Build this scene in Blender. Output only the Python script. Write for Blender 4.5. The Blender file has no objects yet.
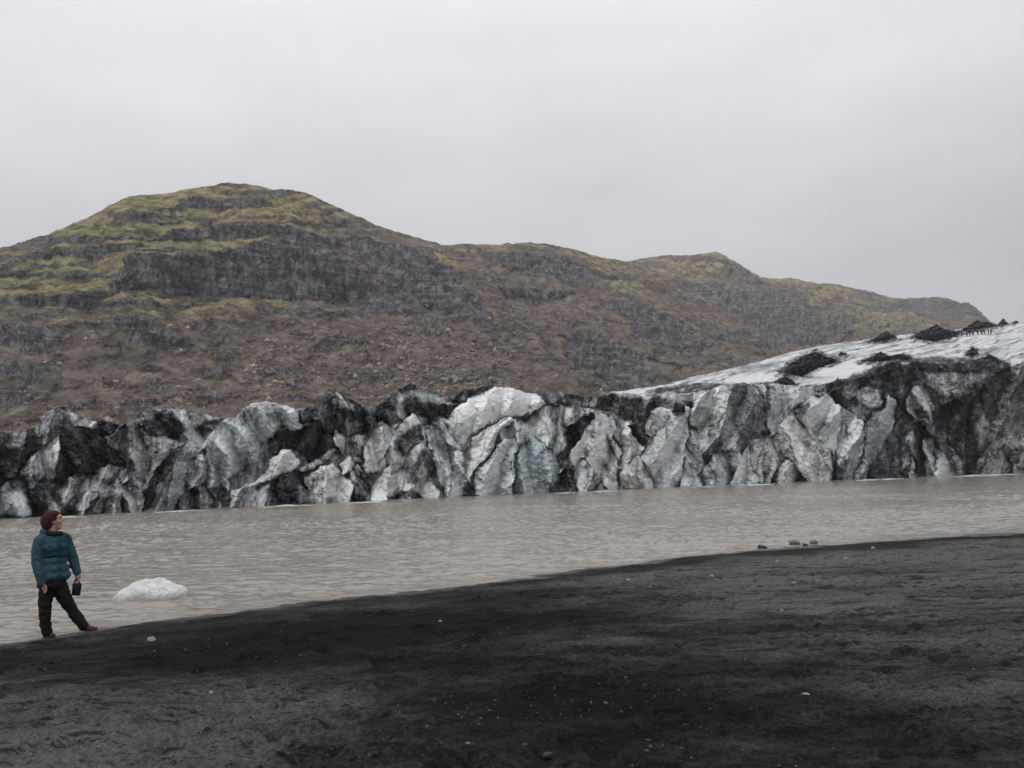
import bpy, bmesh, math, random
import numpy as np
from mathutils import Matrix, Vector
random.seed(7)
RNG = np.random.default_rng(11)
C = bpy.context.scene.collection
SC = bpy.context.scene

# ------------------------------------------------------------------ camera
F_PX, CX, CY = 800.0, 512.0, 384.0
CAM_H = 2.15
PITCH, ROLL = math.atan(87 / 800), math.radians(1.2)
cp, sp_, cr, sr = math.cos(PITCH), math.sin(PITCH), math.cos(ROLL), math.sin(ROLL)
FWD = np.array([0, cp, sp_]); U0 = np.array([0, -sp_, cp]); R0 = np.array([1.0, 0, 0])
UP = cr * U0 + sr * R0; RT = cr * R0 - sr * U0
cam_d = bpy.data.cameras.new('camera'); cam = bpy.data.objects.new('camera', cam_d); C.objects.link(cam)
M4 = Matrix.Identity(4)
for i in range(3):
    M4[i][0], M4[i][1], M4[i][2] = RT[i], UP[i], -FWD[i]
M4[2][3] = CAM_H
cam.matrix_world = M4
cam_d.sensor_width = 36.0; cam_d.lens = 36.0 * F_PX / 1024
cam_d.clip_start = 0.1; cam_d.clip_end = 20000
SC.camera = cam

# ------------------------------------------------------------------ sky and sun
SUN_EL, SUN_AZ = math.radians(50), math.radians(215)      # azimuth measured clockwise from +Y
SKY_STRENGTH = 0.105
w = bpy.data.worlds.new('World'); SC.world = w; w.use_nodes = True
nt = w.node_tree; nt.nodes.clear()
out = nt.nodes.new('ShaderNodeOutputWorld'); bg = nt.nodes.new('ShaderNodeBackground')
bg.inputs['Strength'].default_value = SKY_STRENGTH
sky = nt.nodes.new('ShaderNodeTexSky'); sky.sky_type = 'NISHITA'; sky.sun_disc = False
sky.sun_elevation = SUN_EL; sky.sun_rotation = SUN_AZ
tc = nt.nodes.new('ShaderNodeTexCoord')
sep = nt.nodes.new('ShaderNodeSeparateXYZ'); nt.links.new(tc.outputs['Generated'], sep.inputs[0])
mp = nt.nodes.new('ShaderNodeMapping'); mp.inputs['Scale'].default_value = (1.6, 1.6, 4.2)
nt.links.new(tc.outputs['Generated'], mp.inputs[0])
cn = nt.nodes.new('ShaderNodeTexNoise'); cn.inputs['Scale'].default_value = 1.5; cn.inputs['Detail'].default_value = 4
cn.inputs['Roughness'].default_value = 0.45
nt.links.new(mp.outputs[0], cn.inputs['Vector'])
def wmath(op, a, b, c=None, clamp=False):
    n = nt.nodes.new('ShaderNodeMath'); n.operation = op; n.use_clamp = clamp
    for k, v in enumerate((a, b, c)):
        if v is None: continue
        if hasattr(v, 'links'): nt.links.new(v, n.inputs[k])
        else: n.inputs[k].default_value = v
    return n.outputs[0]
el = wmath('POWER', wmath('MULTIPLY_ADD', sep.outputs['Z'], 3.33, -0.733, clamp=True), 1.3)             # cloud deck: paler overhead, duller low down
lum = wmath('MULTIPLY_ADD', el, 3.2, 6.15)
lum = wmath('MULTIPLY_ADD', sep.outputs['X'], -0.3, lum)             # a little brighter towards the left
lum = wmath('MULTIPLY_ADD', wmath('SUBTRACT', cn.outputs['Fac'], 0.5), 4.4, lum)
vd = nt.nodes.new('ShaderNodeVectorMath'); vd.operation = 'DISTANCE'; nt.links.new(tc.outputs['Generated'], vd.inputs[0]); vd.inputs[1].default_value = (0.06, 0.93, 0.33)
lobe = wmath('SUBTRACT', 1.0, wmath('MULTIPLY', vd.outputs['Value'], 2.2), clamp=True)      # a duller bank of cloud over the ridge
lum = wmath('MULTIPLY_ADD', wmath('MULTIPLY', lobe, lobe), -0.45, lum)
zen = wmath('MULTIPLY_ADD', sep.outputs['Z'], 1.9, -0.95, clamp=True)     # overcast: the zenith is the brightest part
lum = wmath('MULTIPLY', lum, wmath('MULTIPLY_ADD', zen, 0.75, 1.0))
comb = nt.nodes.new('ShaderNodeCombineXYZ')
nt.links.new(wmath('MULTIPLY', lum, 0.992), comb.inputs[0]); nt.links.new(wmath('MULTIPLY', lum, 0.975), comb.inputs[1])
nt.links.new(wmath('MULTIPLY', lum, 1.01), comb.inputs[2])
mx = nt.nodes.new('ShaderNodeMix'); mx.data_type = 'RGBA'; mx.inputs['Factor'].default_value = 0.93
nt.links.new(sky.outputs[0], mx.inputs[6]); nt.links.new(comb.outputs[0], mx.inputs[7])
nt.links.new(mx.outputs[2], bg.inputs['Color']); nt.links.new(bg.outputs[0], out.inputs['Surface'])

sd = bpy.data.lights.new('sun', 'SUN'); sun = bpy.data.objects.new('sun', sd); C.objects.link(sun)
sd.energy = 1.0; sd.angle = math.radians(20); sd.color = (1.0, 0.97, 0.93)
sv = Vector((math.sin(SUN_AZ) * math.cos(SUN_EL), math.cos(SUN_AZ) * math.cos(SUN_EL), math.sin(SUN_EL)))
sun.rotation_euler = sv.to_track_quat('Z', 'Y').to_euler(); sun.location = (0, 0, 60)
vs = SC.view_settings
vs.view_transform = 'Standard'; vs.look = 'None'; vs.exposure = 0.0; vs.gamma = 1.0; vs.use_curve_mapping = False
SC.cycles.max_bounces = 6; SC.cycles.diffuse_bounces = 3

# ------------------------------------------------------------------ helpers
def ray(x, y):
    x = np.asarray(x, float)[..., None]; y = np.asarray(y, float)[..., None]
    return FWD + (x - CX) / F_PX * RT - (y - CY) / F_PX * UP
def at(x, y, d):
    """world point on the sight line through a pixel at horizontal distance d from the photographer"""
    r = ray(x, y)
    return np.array([0, 0, CAM_H]) + r * (np.asarray(d, float) / np.hypot(r[..., 0], r[..., 1]))[..., None]
def on_level(x, y, z=0.0):
    r = ray(x, y); t = (z - CAM_H) / r[..., 2]
    return np.array([0, 0, CAM_H]) + r * t[..., None]

_perm = RNG.permutation(256).astype(np.int64); _perm = np.concatenate([_perm, _perm, _perm])
_g = RNG.normal(size=(256, 3)); _g /= np.linalg.norm(_g, axis=1)[:, None]
def perlin(p):
    p = np.asarray(p, np.float32); sh = p.shape[:-1]; p = p.reshape(-1, 3)
    flat = len(p) > 1 and bool((p[:, 2] == p[0, 2]).all())
    out_ = np.empty(len(p), np.float32)
    for a in range(0, len(p), 65536):
        out_[a:a + 65536] = _perlin(p[a:a + 65536], flat)
    return out_.reshape(sh)
_perm32 = _perm.astype(np.int32); _gf = _g.astype(np.float32) * 1.6
def _perlin(p, flat):
    i = np.floor(p); f = p - i; i = i.astype(np.int32) & 255
    u = f * f * f * (f * (f * 6 - 15) + 10); fx, fy, fz = f[:, 0], f[:, 1], f[:, 2]; ux, uy, uz = u[:, 0], u[:, 1], u[:, 2]; res = 0
    for dx in (0, 1):
        hx = _perm32[i[:, 0] + dx]; wx = ux if dx else 1 - ux
        for dy in (0, 1):
            hy = _perm32[hx + i[:, 1] + dy]; wxy = wx * (uy if dy else 1 - uy)
            for dz in (0, 1):
                if flat:
                    if dz: continue
                    g = _gf[_perm32[hy + int(i[0, 2])]]
                    res = res + wxy * (g[:, 0] * (fx - dx) + g[:, 1] * (fy - dy)) * 1.15
                else:
                    g = _gf[_perm32[hy + i[:, 2] + dz]]
                    res = res + wxy * (uz if dz else 1 - uz) * (g[:, 0] * (fx - dx) + g[:, 1] * (fy - dy) + g[:, 2] * (fz - dz))
    return res
def fbm(p, octs=4, gain=0.5, ridged=False):
    a, s, fr = 1.0, 0, 1.0
    for k in range(octs):
        n = perlin(p * fr + 17.3 * k)
        if ridged: n = 0.5 - np.abs(n)
        s = s + a * n; a *= gain; fr *= 2.03
    return s
def p3(*a):
    a = np.broadcast_arrays(*[np.asarray(v, float) for v in a]); return np.stack(a, -1)
def smooth(a, b, x):
    t = np.clip((x - a) / (b - a), 0, 1); return t * t * (3 - 2 * t)
def interp(pts, x):
    p = np.array(pts, float); return np.interp(x, p[:, 0], p[:, 1])
def poly_mask(poly, X, Y):
    """inside mask and distance to the outline"""
    P = np.array(poly, float); Q = np.roll(P, -1, 0)
    inside = np.zeros(X.shape, bool); dist = np.full(X.shape, 1e9)
    for (ax, ay), (bx, by) in zip(P, Q):
        c = ((ay > Y) != (by > Y))
        if by != ay: inside ^= c & (X < (bx - ax) * (Y - ay) / (by - ay) + ax)
        L = (bx - ax) ** 2 + (by - ay) ** 2 + 1e-9
        t = np.clip(((X - ax) * (bx - ax) + (Y - ay) * (by - ay)) / L, 0, 1)
        dist = np.minimum(dist, np.hypot(X - ax - t * (bx - ax), Y - ay - t * (by - ay)))
    return inside, dist
def paint(arr, X, Y, poly, val, soft=2.0, strength=1.0):
    P = np.array(poly, float)
    x0, y0 = P.min(0) - 3 * soft; x1, y1 = P.max(0) + 3 * soft
    sel = (X > x0) & (X < x1) & (Y > y0) & (Y < y1)
    if not sel.any(): return
    ins, d = poly_mask(poly, X[sel], Y[sel])
    sdist = np.where(ins, d, -d); wgt = smooth(-soft, soft, sdist) * strength
    arr[sel] = arr[sel] * (1 - wgt) + val * wgt

def mesh_raw(name, V, faces, mat=None, parent=None, attrs=None, shade=True):
    me = bpy.data.meshes.new(name)
    V = np.ascontiguousarray(V, np.float32).reshape(-1, 3); Fa = np.ascontiguousarray(faces, np.int32); k = Fa.shape[1]
    me.vertices.add(len(V)); me.vertices.foreach_set('co', V.ravel())
    me.loops.add(Fa.size); me.loops.foreach_set('vertex_index', Fa.ravel())
    me.polygons.add(len(Fa)); me.polygons.foreach_set('loop_start', np.arange(0, Fa.size, k, dtype=np.int32))
    me.polygons.foreach_set('use_smooth', np.full(len(Fa), shade))
    for an, av in (attrs or {}).items():
        a = me.attributes.new(an, 'FLOAT', 'POINT'); a.data.foreach_set('value', np.ascontiguousarray(av, np.float32).ravel())
    me.update(calc_edges=True)
    if mat: me.materials.append(mat)
    o = bpy.data.objects.new(name, me); C.objects.link(o)
    if parent: o.parent = parent
    return o
def grid_faces(nr, nc, mask=None):
    i = np.arange(nr * nc).reshape(nr, nc)
    f = np.stack([i[:-1, :-1], i[:-1, 1:], i[1:, 1:], i[1:, :-1]], -1)
    return f[mask] if mask is not None else f.reshape(-1, 4)
def subset(name, V, Fa, mat, parent, attrs, shade=True):
    ids, inv = np.unique(Fa, return_inverse=True)
    return mesh_raw(name, V.reshape(-1, 3)[ids], inv.reshape(Fa.shape), mat, parent, {k: v.ravel()[ids] for k, v in attrs.items()}, shade)
def tag(o, label=None, cat=None, group=None, kind=None):
    for k, v in (('label', label), ('category', cat), ('group', group), ('kind', kind)):
        if v: o[k] = v
    return o
def empty(name, loc=(0, 0, 0)):
    o = bpy.data.objects.new(name, None); C.objects.link(o); o.location = loc; o.empty_display_size = 0.3; return o

# material building kit
class Mat:
    def __init__(s, name):
        s.m = bpy.data.materials.new(name); s.m.use_nodes = True; s.t = s.m.node_tree
        s.p = s.t.nodes['Principled BSDF']; s.geo = s.t.nodes.new('ShaderNodeNewGeometry')
        s.pos = s.geo.outputs['Position']
    def link(s, a, b):
        if hasattr(a, 'links'): s.t.links.new(a, b)
        else: b.default_value = a
    def noise(s, scale, detail=5, rough=0.6, vec=None, stretch=None, rot=None, dist=0.0, lac=2.0):
        n = s.t.nodes.new('ShaderNodeTexNoise'); n.inputs['Scale'].default_value = scale; n.inputs['Detail'].default_value = detail
        n.inputs['Roughness'].default_value = rough; n.inputs['Distortion'].default_value = dist; n.inputs['Lacunarity'].default_value = lac
        v = vec or s.pos
        if stretch or rot:
            if rot:
                m0 = s.t.nodes.new('ShaderNodeMapping'); m0.inputs['Rotation'].default_value = rot; s.t.links.new(v, m0.inputs[0]); v = m0.outputs[0]
            mpn = s.t.nodes.new('ShaderNodeMapping'); mpn.inputs['Scale'].default_value = stretch or (1, 1, 1); s.t.links.new(v, mpn.inputs[0]); v = mpn.outputs[0]
        s.t.links.new(v, n.inputs['Vector']); return n.outputs['Fac']
    def voro(s, scale, feature='F1', out='Distance', vec=None):
        n = s.t.nodes.new('ShaderNodeTexVoronoi'); n.feature = feature; n.inputs['Scale'].default_value = scale
        s.t.links.new(vec or s.pos, n.inputs['Vector']); return n.outputs[out]
    def math(s, op, a, b=0.0, c=None, clamp=False):
        n = s.t.nodes.new('ShaderNodeMath'); n.operation = op; n.use_clamp = clamp
        s.link(a, n.inputs[0]); s.link(b, n.inputs[1])
        if c is not None: s.link(c, n.inputs[2])
        return n.outputs[0]
    def ramp(s, f, stops):
        n = s.t.nodes.new('ShaderNodeValToRGB'); s.link(f, n.inputs[0]); e = n.color_ramp.elements
        while len(e) < len(stops): e.new(0.5)
        for k, (p, c) in enumerate(stops):
            e[k].position = p; e[k].color = (*c, 1) if hasattr(c, '__len__') else (c, c, c, 1)
        return n.outputs[0]
    def mix(s, f, a, b):
        n = s.t.nodes.new('ShaderNodeMix'); n.data_type = 'RGBA'; s.link(f, n.inputs['Factor'])
        for v, i in ((a, 6), (b, 7)):
            if isinstance(v, tuple) and len(v) == 3: v = (*v, 1)
            s.link(v, n.inputs[i])
        return n.outputs[2]
    def attr(s, name):
        n = s.t.nodes.new('ShaderNodeAttribute'); n.attribute_name = name; return n.outputs['Fac']
    def bump(s, h, dist=0.1, strength=1.0, normal=None):
        n = s.t.nodes.new('ShaderNodeBump'); n.inputs['Distance'].default_value = dist; n.inputs['Strength'].default_value = strength
        s.link(h, n.inputs['Height'])
        if normal is not None: s.t.links.new(normal, n.inputs['Normal'])
        return n.outputs[0]
    def done(s, color, rough=0.9, normal=None, spec=0.3, **kw):
        if isinstance(color, tuple): color = (*color, 1)
        s.link(color, s.p.inputs['Base Color']); s.link(rough, s.p.inputs['Roughness']); s.link(spec, s.p.inputs['Specular IOR Level'])
        if normal is not None: s.t.links.new(normal, s.p.inputs['Normal'])
        for k, v in kw.items(): s.link(v, s.p.inputs[k.replace('_', ' ')])
        return s.m
def plain(name, col, rough=0.9, scale=40, amt=0.3, bump=0.004):
    m = Mat(name); n = m.noise(scale, 5, 0.65)
    c = m.mix(n, tuple(v * (1 - amt) for v in col), tuple(v * (1 + amt) for v in col))
    return m.done(c, rough, m.bump(n, bump))

# ------------------------------------------------------------------ materials
def hill_material():
    m = Mat('hill_slope')
    g, rk = m.attr('grass'), m.attr('rock')
    n_big = m.noise(0.03, 6, 0.6); n_mid = m.noise(0.16, 7, 0.68); n_fine = m.noise(0.7, 6, 0.7)
    streak = m.noise(0.22, 7, 0.7, stretch=(1, 1, 0.22))            # vertical weathering on rock faces
    strata = m.noise(0.5, 4, 0.6, stretch=(0.09, 0.09, 1.0))
    scree = m.ramp(n_mid, [(0.38, (0.060, 0.051, 0.044)), (0.5, (0.16, 0.128, 0.104)), (0.6, (0.285, 0.23, 0.19))])
    scree = m.mix(m.ramp(n_fine, [(0.5, 0.0), (0.66, 0.8)]), scree, (0.23, 0.19, 0.165))
    scree = m.mix(m.ramp(n_big, [(0.45, 0.0), (0.68, 0.75)]), scree, (0.085, 0.077, 0.066))
    scree = m.mix(m.ramp(m.noise(0.06, 6, 0.72), [(0.55, 0.0), (0.64, 0.7)]), scree, (0.29, 0.232, 0.198))
    rmix = m.math('ADD', m.math('MULTIPLY', streak, 0.62), m.math('MULTIPLY', strata, 0.38))
    rock = m.ramp(rmix, [(0.41, (0.044, 0.044, 0.046)), (0.5, (0.128, 0.127, 0.130)), (0.58, (0.26, 0.257, 0.26))])
    joint = m.math('ABSOLUTE', m.math('SUBTRACT', m.noise(0.13, 5, 0.6, stretch=(1, 1, 0.28)), 0.5))
    rock = m.mix(m.ramp(joint, [(0.0, 0.85), (0.022, 0.0)]), rock, (0.02, 0.02, 0.021))
    c = m.mix(m.ramp(m.math('ADD', rk, m.math('MULTIPLY', m.math('SUBTRACT', n_mid, 0.5), 1.0)), [(0.35, 0.0), (0.62, 1.0)]), scree, rock)
    grass = m.ramp(n_mid, [(0.38, (0.12, 0.112, 0.054)), (0.5, (0.275, 0.254, 0.126)), (0.6, (0.43, 0.395, 0.205))])
    grass = m.mix(m.ramp(n_fine, [(0.45, 0.0), (0.7, 0.55)]), grass, (0.09, 0.08, 0.048))
    gm = m.math('ADD', g, m.math('MULTIPLY', m.math('SUBTRACT', n_fine, 0.5), 1.5))
    gm = m.math('ADD', gm, m.math('MULTIPLY', m.math('SUBTRACT', n_mid, 0.5), 0.9))
    c = m.mix(m.ramp(gm, [(0.38, 0.0), (0.6, 0.95)]), c, grass)
    px_n = m.noise(1.7, 5, 0.85); hsv = m.t.nodes.new('ShaderNodeHueSaturation'); m.link(c, hsv.inputs['Color'])
    m.link(m.math('MULTIPLY_ADD', m.ramp(px_n, [(0.34, 0.0), (0.66, 1.0)]), 1.0, 0.5), hsv.inputs['Value']); c = hsv.outputs[0]
    h = m.math('ADD', m.math('MULTIPLY', n_mid, 2.5), m.math('ADD', m.math('MULTIPLY', n_fine, 1.0), m.math('MULTIPLY', rmix, 1.2)))
    return m.done(c, 0.95, m.bump(h, 2.0), 0.15)
def ice_material():
    m = Mat('glacier_ice')
    a, bl, fl = m.attr('ash'), m.attr('blue'), m.attr('scale')
    sc = m.t.nodes.new('ShaderNodeVectorMath'); sc.operation = 'SCALE'; m.t.links.new(m.pos, sc.inputs[0]); m.t.links.new(fl, sc.inputs['Scale'])
    v = sc.outputs[0]
    n1 = m.noise(0.4, 7, 0.65, vec=v); n2 = m.noise(4.0, 6, 0.8, vec=v)
    st = m.noise(1.3, 6, 0.66, vec=v, rot=(0.0, 0.65, 0.55), stretch=(1.8, 1.0, 0.09), dist=0.5)
    st2 = m.noise(1.7, 6, 0.66, vec=v, rot=(0.0, -0.45, 0.6), stretch=(1.8, 1.0, 0.08), dist=0.6)
    wd = m.math('MULTIPLY_ADD', m.ramp(a, [(0.05, 0.25), (0.5, 1.0)]), 1.0, 0.0)           # clean ice is smoother in tone than dirty ice
    dn = m.math('MULTIPLY', m.math('SUBTRACT', n1, 0.5), 0.28)
    dn = m.math('MULTIPLY_ADD', m.math('SUBTRACT', st, 0.5), 0.32, dn)
    dn = m.math('MULTIPLY_ADD', m.math('SUBTRACT', st2, 0.5), 0.2, dn)
    dn = m.math('MULTIPLY_ADD', m.math('SUBTRACT', n2, 0.5), 0.28, dn)
    f = m.math('MULTIPLY_ADD', dn, wd, a, clamp=True)
    c = m.ramp(f, [(0.03, (0.675, 0.69, 0.69)), (0.2, (0.505, 0.525, 0.527)), (0.38, (0.315, 0.333, 0.336)), (0.56, (0.155, 0.163, 0.169)),
                   (0.74, (0.052, 0.056, 0.060)), (0.95, (0.016, 0.0172, 0.019))])
    c = m.mix(m.math('MULTIPLY', m.math('MULTIPLY', bl, 0.85), m.math('SUBTRACT', 1.0, f)), c, (0.30, 0.44, 0.47))
    h = m.math('ADD', m.math('MULTIPLY', n1, 0.25), m.math('ADD', m.math('MULTIPLY', n2, 0.07), m.math('MULTIPLY', st, 0.25)))
    rough = m.ramp(f, [(0.2, 0.42), (0.7, 0.85)])
    return m.done(c, rough, m.bump(h, 0.14, 0.7), m.math('MULTIPLY', m.math('SUBTRACT', 1.0, f), 0.35))
def ash_material():
    m = Mat('black_ash'); n = m.noise(0.5, 8, 0.7); n2 = m.noise(2.0, 6, 0.7, stretch=(1, 1, 0.3))
    c = m.ramp(n2, [(0.38, (0.016, 0.017, 0.0185)), (0.52, (0.036, 0.038, 0.042)), (0.7, (0.16, 0.165, 0.17))])
    return m.done(c, 0.9, m.bump(m.math('ADD', n, m.math('MULTIPLY', n2, 0.4)), 0.6), 0.15)
def sand_material():
    m = Mat('black_sand')
    wet, lightp = m.attr('wet'), m.attr('pale')
    big = m.noise(0.45, 5, 0.62, stretch=(0.6, 1.2, 1)); mid = m.noise(2.6, 8, 0.72, stretch=(0.55, 1.1, 1)); fine = m.noise(24, 6, 0.75); grit = m.noise(170, 3, 0.8)
    f = m.math('MULTIPLY_ADD', m.math('SUBTRACT', mid, 0.5), 1.2, m.math('MULTIPLY_ADD', m.math('SUBTRACT', big, 0.5), 1.8, lightp))
    f = m.math('MULTIPLY_ADD', m.math('SUBTRACT', fine, 0.5), 0.75, f, clamp=True)
    c = m.ramp(f, [(0.14, (0.0080, 0.0082, 0.0081)), (0.45, (0.031, 0.0312, 0.0297)), (0.72, (0.072, 0.072, 0.0685)), (1.0, (0.105, 0.1045, 0.098))])
    sp2 = m.math('MULTIPLY', m.math('MULTIPLY', m.ramp(grit, [(0.6, 0.0), (0.72, 1.0)]), m.ramp(mid, [(0.42, 0.1), (0.62, 1.0)])), 0.6)
    fl = m.ramp(m.math('MULTIPLY_ADD', big, 0.22, m.noise(4.5, 7, 0.72, stretch=(0.45, 1.4, 1))), [(0.535, 1.0), (0.565, 0.0)])  # dark flecks: damp sand, with clump and footprint shade painted into the colour
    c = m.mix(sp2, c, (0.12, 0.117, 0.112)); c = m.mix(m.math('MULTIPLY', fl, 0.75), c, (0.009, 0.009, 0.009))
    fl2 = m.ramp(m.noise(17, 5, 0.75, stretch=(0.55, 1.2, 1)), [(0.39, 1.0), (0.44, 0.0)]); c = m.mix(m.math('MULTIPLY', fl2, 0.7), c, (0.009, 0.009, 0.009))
    lt = m.ramp(m.noise(30, 4, 0.8), [(0.62, 0.0), (0.68, 1.0)]); c = m.mix(m.math('MULTIPLY', lt, 0.45), c, (0.10, 0.097, 0.093))
    cell = m.voro(48, 'F1', 'Color'); hs = m.t.nodes.new('ShaderNodeHueSaturation'); m.link(c, hs.inputs['Color']); m.link(m.math('MULTIPLY_ADD', cell, 0.9, 0.58), hs.inputs['Value']); c = hs.outputs[0]
    c = m.mix(m.math('MULTIPLY', wet, 0.85), c, (0.011, 0.011, 0.0112))
    sheen = m.attr('sheen'); rough = m.math('MULTIPLY_ADD', sheen, -0.68, 0.93)
    h = m.math('ADD', m.math('MULTIPLY', fine, 0.03), m.math('ADD', m.math('MULTIPLY', mid, 0.04), m.math('MULTIPLY', grit, 0.010)))
    return m.done(c, rough, m.bump(h, 1.0, 1.0), m.math('MULTIPLY_ADD', sheen, 0.45, 0.06))
def water_material():
    m = Mat('silty_water')
    n = m.noise(0.08, 4, 0.5, stretch=(0.5, 1, 1))
    c = m.ramp(n, [(0.35, (0.205, 0.187, 0.160)), (0.65, (0.26, 0.241, 0.21))])
    h = m.math('ADD', m.noise(0.9, 5, 0.6, stretch=(0.45, 1.5, 1)), m.math('MULTIPLY', m.noise(4.0, 4, 0.6, stretch=(0.6, 1.4, 1)), 0.25))
    return m.done(c, 0.1, m.bump(h, 0.10, 1.0), 0.5, IOR=1.33)
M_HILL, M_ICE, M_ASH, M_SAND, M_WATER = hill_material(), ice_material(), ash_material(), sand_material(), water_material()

# ------------------------------------------------------------------ ground to the horizon
gm = Mat('lowland'); gn = gm.noise(0.01, 6)
M_GROUND = gm.done(gm.ramp(gn, [(0.3, (0.03, 0.029, 0.028)), (0.7, (0.06, 0.057, 0.05))]), 0.95)
k = np.linspace(0, 2 * math.pi, 97)[:-1]; rr = np.array([0.0, 60, 400, 3000, 16000])
V = np.stack([rr[:, None] * np.cos(k), rr[:, None] * np.sin(k), np.full((5, 96), -2.5)], -1)
V = np.concatenate([V, V[:, :1]], 1)
tag(mesh_raw('ground', V, grid_faces(5, 97)[:, ::-1], M_GROUND), kind='structure')

# ------------------------------------------------------------------ beach
SHORE_PX = [(0, 646), (60, 636), (150, 622), (300, 604), (450, 587), (600, 567), (700, 555.5), (800, 546.5), (900, 539.5), (1024, 532)]
S = on_level(np.array([p[0] for p in SHORE_PX]), np.array([p[1] for p in SHORE_PX]))
sx = np.concatenate([[-60, -20], S[:, 0], [60, 160]])
sy = np.concatenate([[3.0, S[0, 1] - 3.4], S[:, 1], [44, 62]])
def shore_s(x, y):
    ys = np.interp(x, sx, sy); return (ys - y) * 0.80
def sand_base(s):
    return np.where(s > 0, 0.62 * (1 - np.exp(-s / 8.0)), 0.075 * s)
def sand_z(x, y):
    return sand_base(shore_s(x, y))
az = np.radians(np.linspace(-56, 56, 860)); rad = np.exp(np.linspace(math.log(2.6), math.log(75), 700))
A, R = np.meshgrid(az, rad); X = R * np.sin(A); Y = R * np.cos(A)
s = shore_s(X, Y)
s = s + 0.26 * fbm(p3(X * 0.5, Y * 0.5, 3.0), 5, 0.6) * np.exp(-np.abs(s) / 3)
Z = sand_base(s)
inl = smooth(0.1, 2.5, s)
lump = fbm(p3(X * 0.9, Y * 0.9, 9.1), 3); rid = fbm(p3(X * 2.6, Y * 3.6, 1.7), 4, 0.55)
patch = smooth(-0.25, 0.35, fbm(p3(X * 0.35, Y * 0.45, 5.5), 3))
Z += inl * (0.016 * lump + (0.005 + 0.016 * patch) * rid + 0.012 * fbm(p3(X * 8, Y * 11, 2.2), 4, 0.65) * (0.4 + patch) + 0.006 * perlin(p3(X * 26, Y * 26, 6.2)))
Z += 0.008 * fbm(p3(X * 3, Y * 3, 7.7), 4)
for _ in range(900):                                           # trampled sand: shallow footprints
    a0 = RNG.uniform(-0.65, 0.65); r0 = 4.0 + 20 * RNG.uniform() ** 1.7
    fx, fy, th = r0 * math.sin(a0), r0 * math.cos(a0), RNG.uniform(0, 6.28)
    if shore_s(np.array(fx), np.array(fy)) < 0.6: continue
    i0, i1 = np.searchsorted(rad, [r0 - 0.5, r0 + 0.5]); j0, j1 = np.searchsorted(az, [a0 - 0.6 / r0, a0 + 0.6 / r0])
    xx = X[i0:i1, j0:j1] - fx; yy = Y[i0:i1, j0:j1] - fy
    u_ = (xx * math.cos(th) + yy * math.sin(th)) / 0.13; v_ = (-xx * math.sin(th) + yy * math.cos(th)) / 0.055
    q = u_ ** 2 + v_ ** 2; dep = RNG.uniform(0.02, 0.06)
    Z[i0:i1, j0:j1] += dep * (-np.exp(-q) + 0.45 * np.exp(-(np.sqrt(q) - 1.7) ** 2 / 0.25))
PX = 512 + 800 * X / Y; PY = 471 + 800 * (CAM_H - Z) / Y * 1.0 - 0.021 * (PX - 512)
wet = smooth(3.0, 1.3, s + 0.9 * fbm(p3(X * 0.5, Y * 0.6, 0.4), 4)) * smooth(2.0, 7.0, X * 0.6 + Y * 0.3)
wet = np.maximum(wet, smooth(0.9, 0.2, s + 0.4 * fbm(p3(X, Y, 2.4), 3)))
pale = 0.46 + 0.0 * X
def blob(x0, y0, rx, ry, v):
    global pale
    pale = pale + 1.5 * v * np.exp(-(((X - x0) / rx) ** 2 + ((Y - y0) / ry) ** 2))
blob(5.2, 13, 4.5, 5.0, 0.36); blob(9, 19, 7, 4, 0.30); blob(-2.6, 5.6, 1.5, 1.6, 0.30); blob(-0.6, 10.5, 3.2, 2.4, -0.30); blob(0.2, 6.6, 1.3, 0.9, -0.16)
blob(-3.2, 9.6, 2.5, 1.6, -0.18); blob(0.9, 5.6, 1.6, 1.4, -0.24); blob(1.2, 8.2, 0.9, 0.9, 0.12); blob(3.2, 5.6, 1.2, 1.4, 0.12); blob(0.5, 13.5, 3, 1.8, -0.12)
blob(-4.6, 7.6, 1.4, 1.2, 0.2)
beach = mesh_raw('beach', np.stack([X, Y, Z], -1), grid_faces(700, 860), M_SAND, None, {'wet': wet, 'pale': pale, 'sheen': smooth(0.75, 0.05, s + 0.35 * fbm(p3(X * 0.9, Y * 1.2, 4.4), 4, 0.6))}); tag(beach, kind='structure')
# the rest of the beach: behind and beside the photographer
gx, gy = np.meshgrid(np.linspace(-60, 160, 221), np.linspace(-40, 62, 103))
gs = shore_s(gx, gy); gz = np.where(gs > 0, sand_base(gs), sand_base(gs)) - 0.06 - 0.4 * (np.hypot(gx, gy) > 2.9) * 0
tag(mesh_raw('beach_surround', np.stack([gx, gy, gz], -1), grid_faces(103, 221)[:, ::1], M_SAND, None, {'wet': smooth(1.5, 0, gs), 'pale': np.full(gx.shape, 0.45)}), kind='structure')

# ------------------------------------------------------------------ lake
az = np.radians(np.linspace(-58, 58, 900)); rad = np.exp(np.linspace(math.log(8.5), math.log(240), 900))
A, R = np.meshgrid(az, rad); X = R * np.sin(A); Y = R * np.cos(A)
fade = 0.55 + 0.45 * smooth(120, 40, R)
P = p3(X * 0.55, Y * 1.25, 0.0)
warp = 0.6 * perlin(P * 0.35 + 4.1)
wv = 0.036 * perlin(p3(X * 1.5 + warp, Y * 3.0 + warp, 0.2)) + 0.028 * perlin(p3(X * 3.2 - warp, Y * 6.0 + warp, 3.2)) + 0.012 * perlin(p3(X * 6.5, Y * 11.0, 8.2))
wv *= 1.2; wv += 0.022 * np.sin(3.4 * (Y * 1.0 + 0.28 * X) + 6 * perlin(P * 0.5)) * (0.5 + perlin(P * 0.6 + 9))
calm = smooth(-0.1, 1.4, shore_s(X, Y) * -1)
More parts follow.
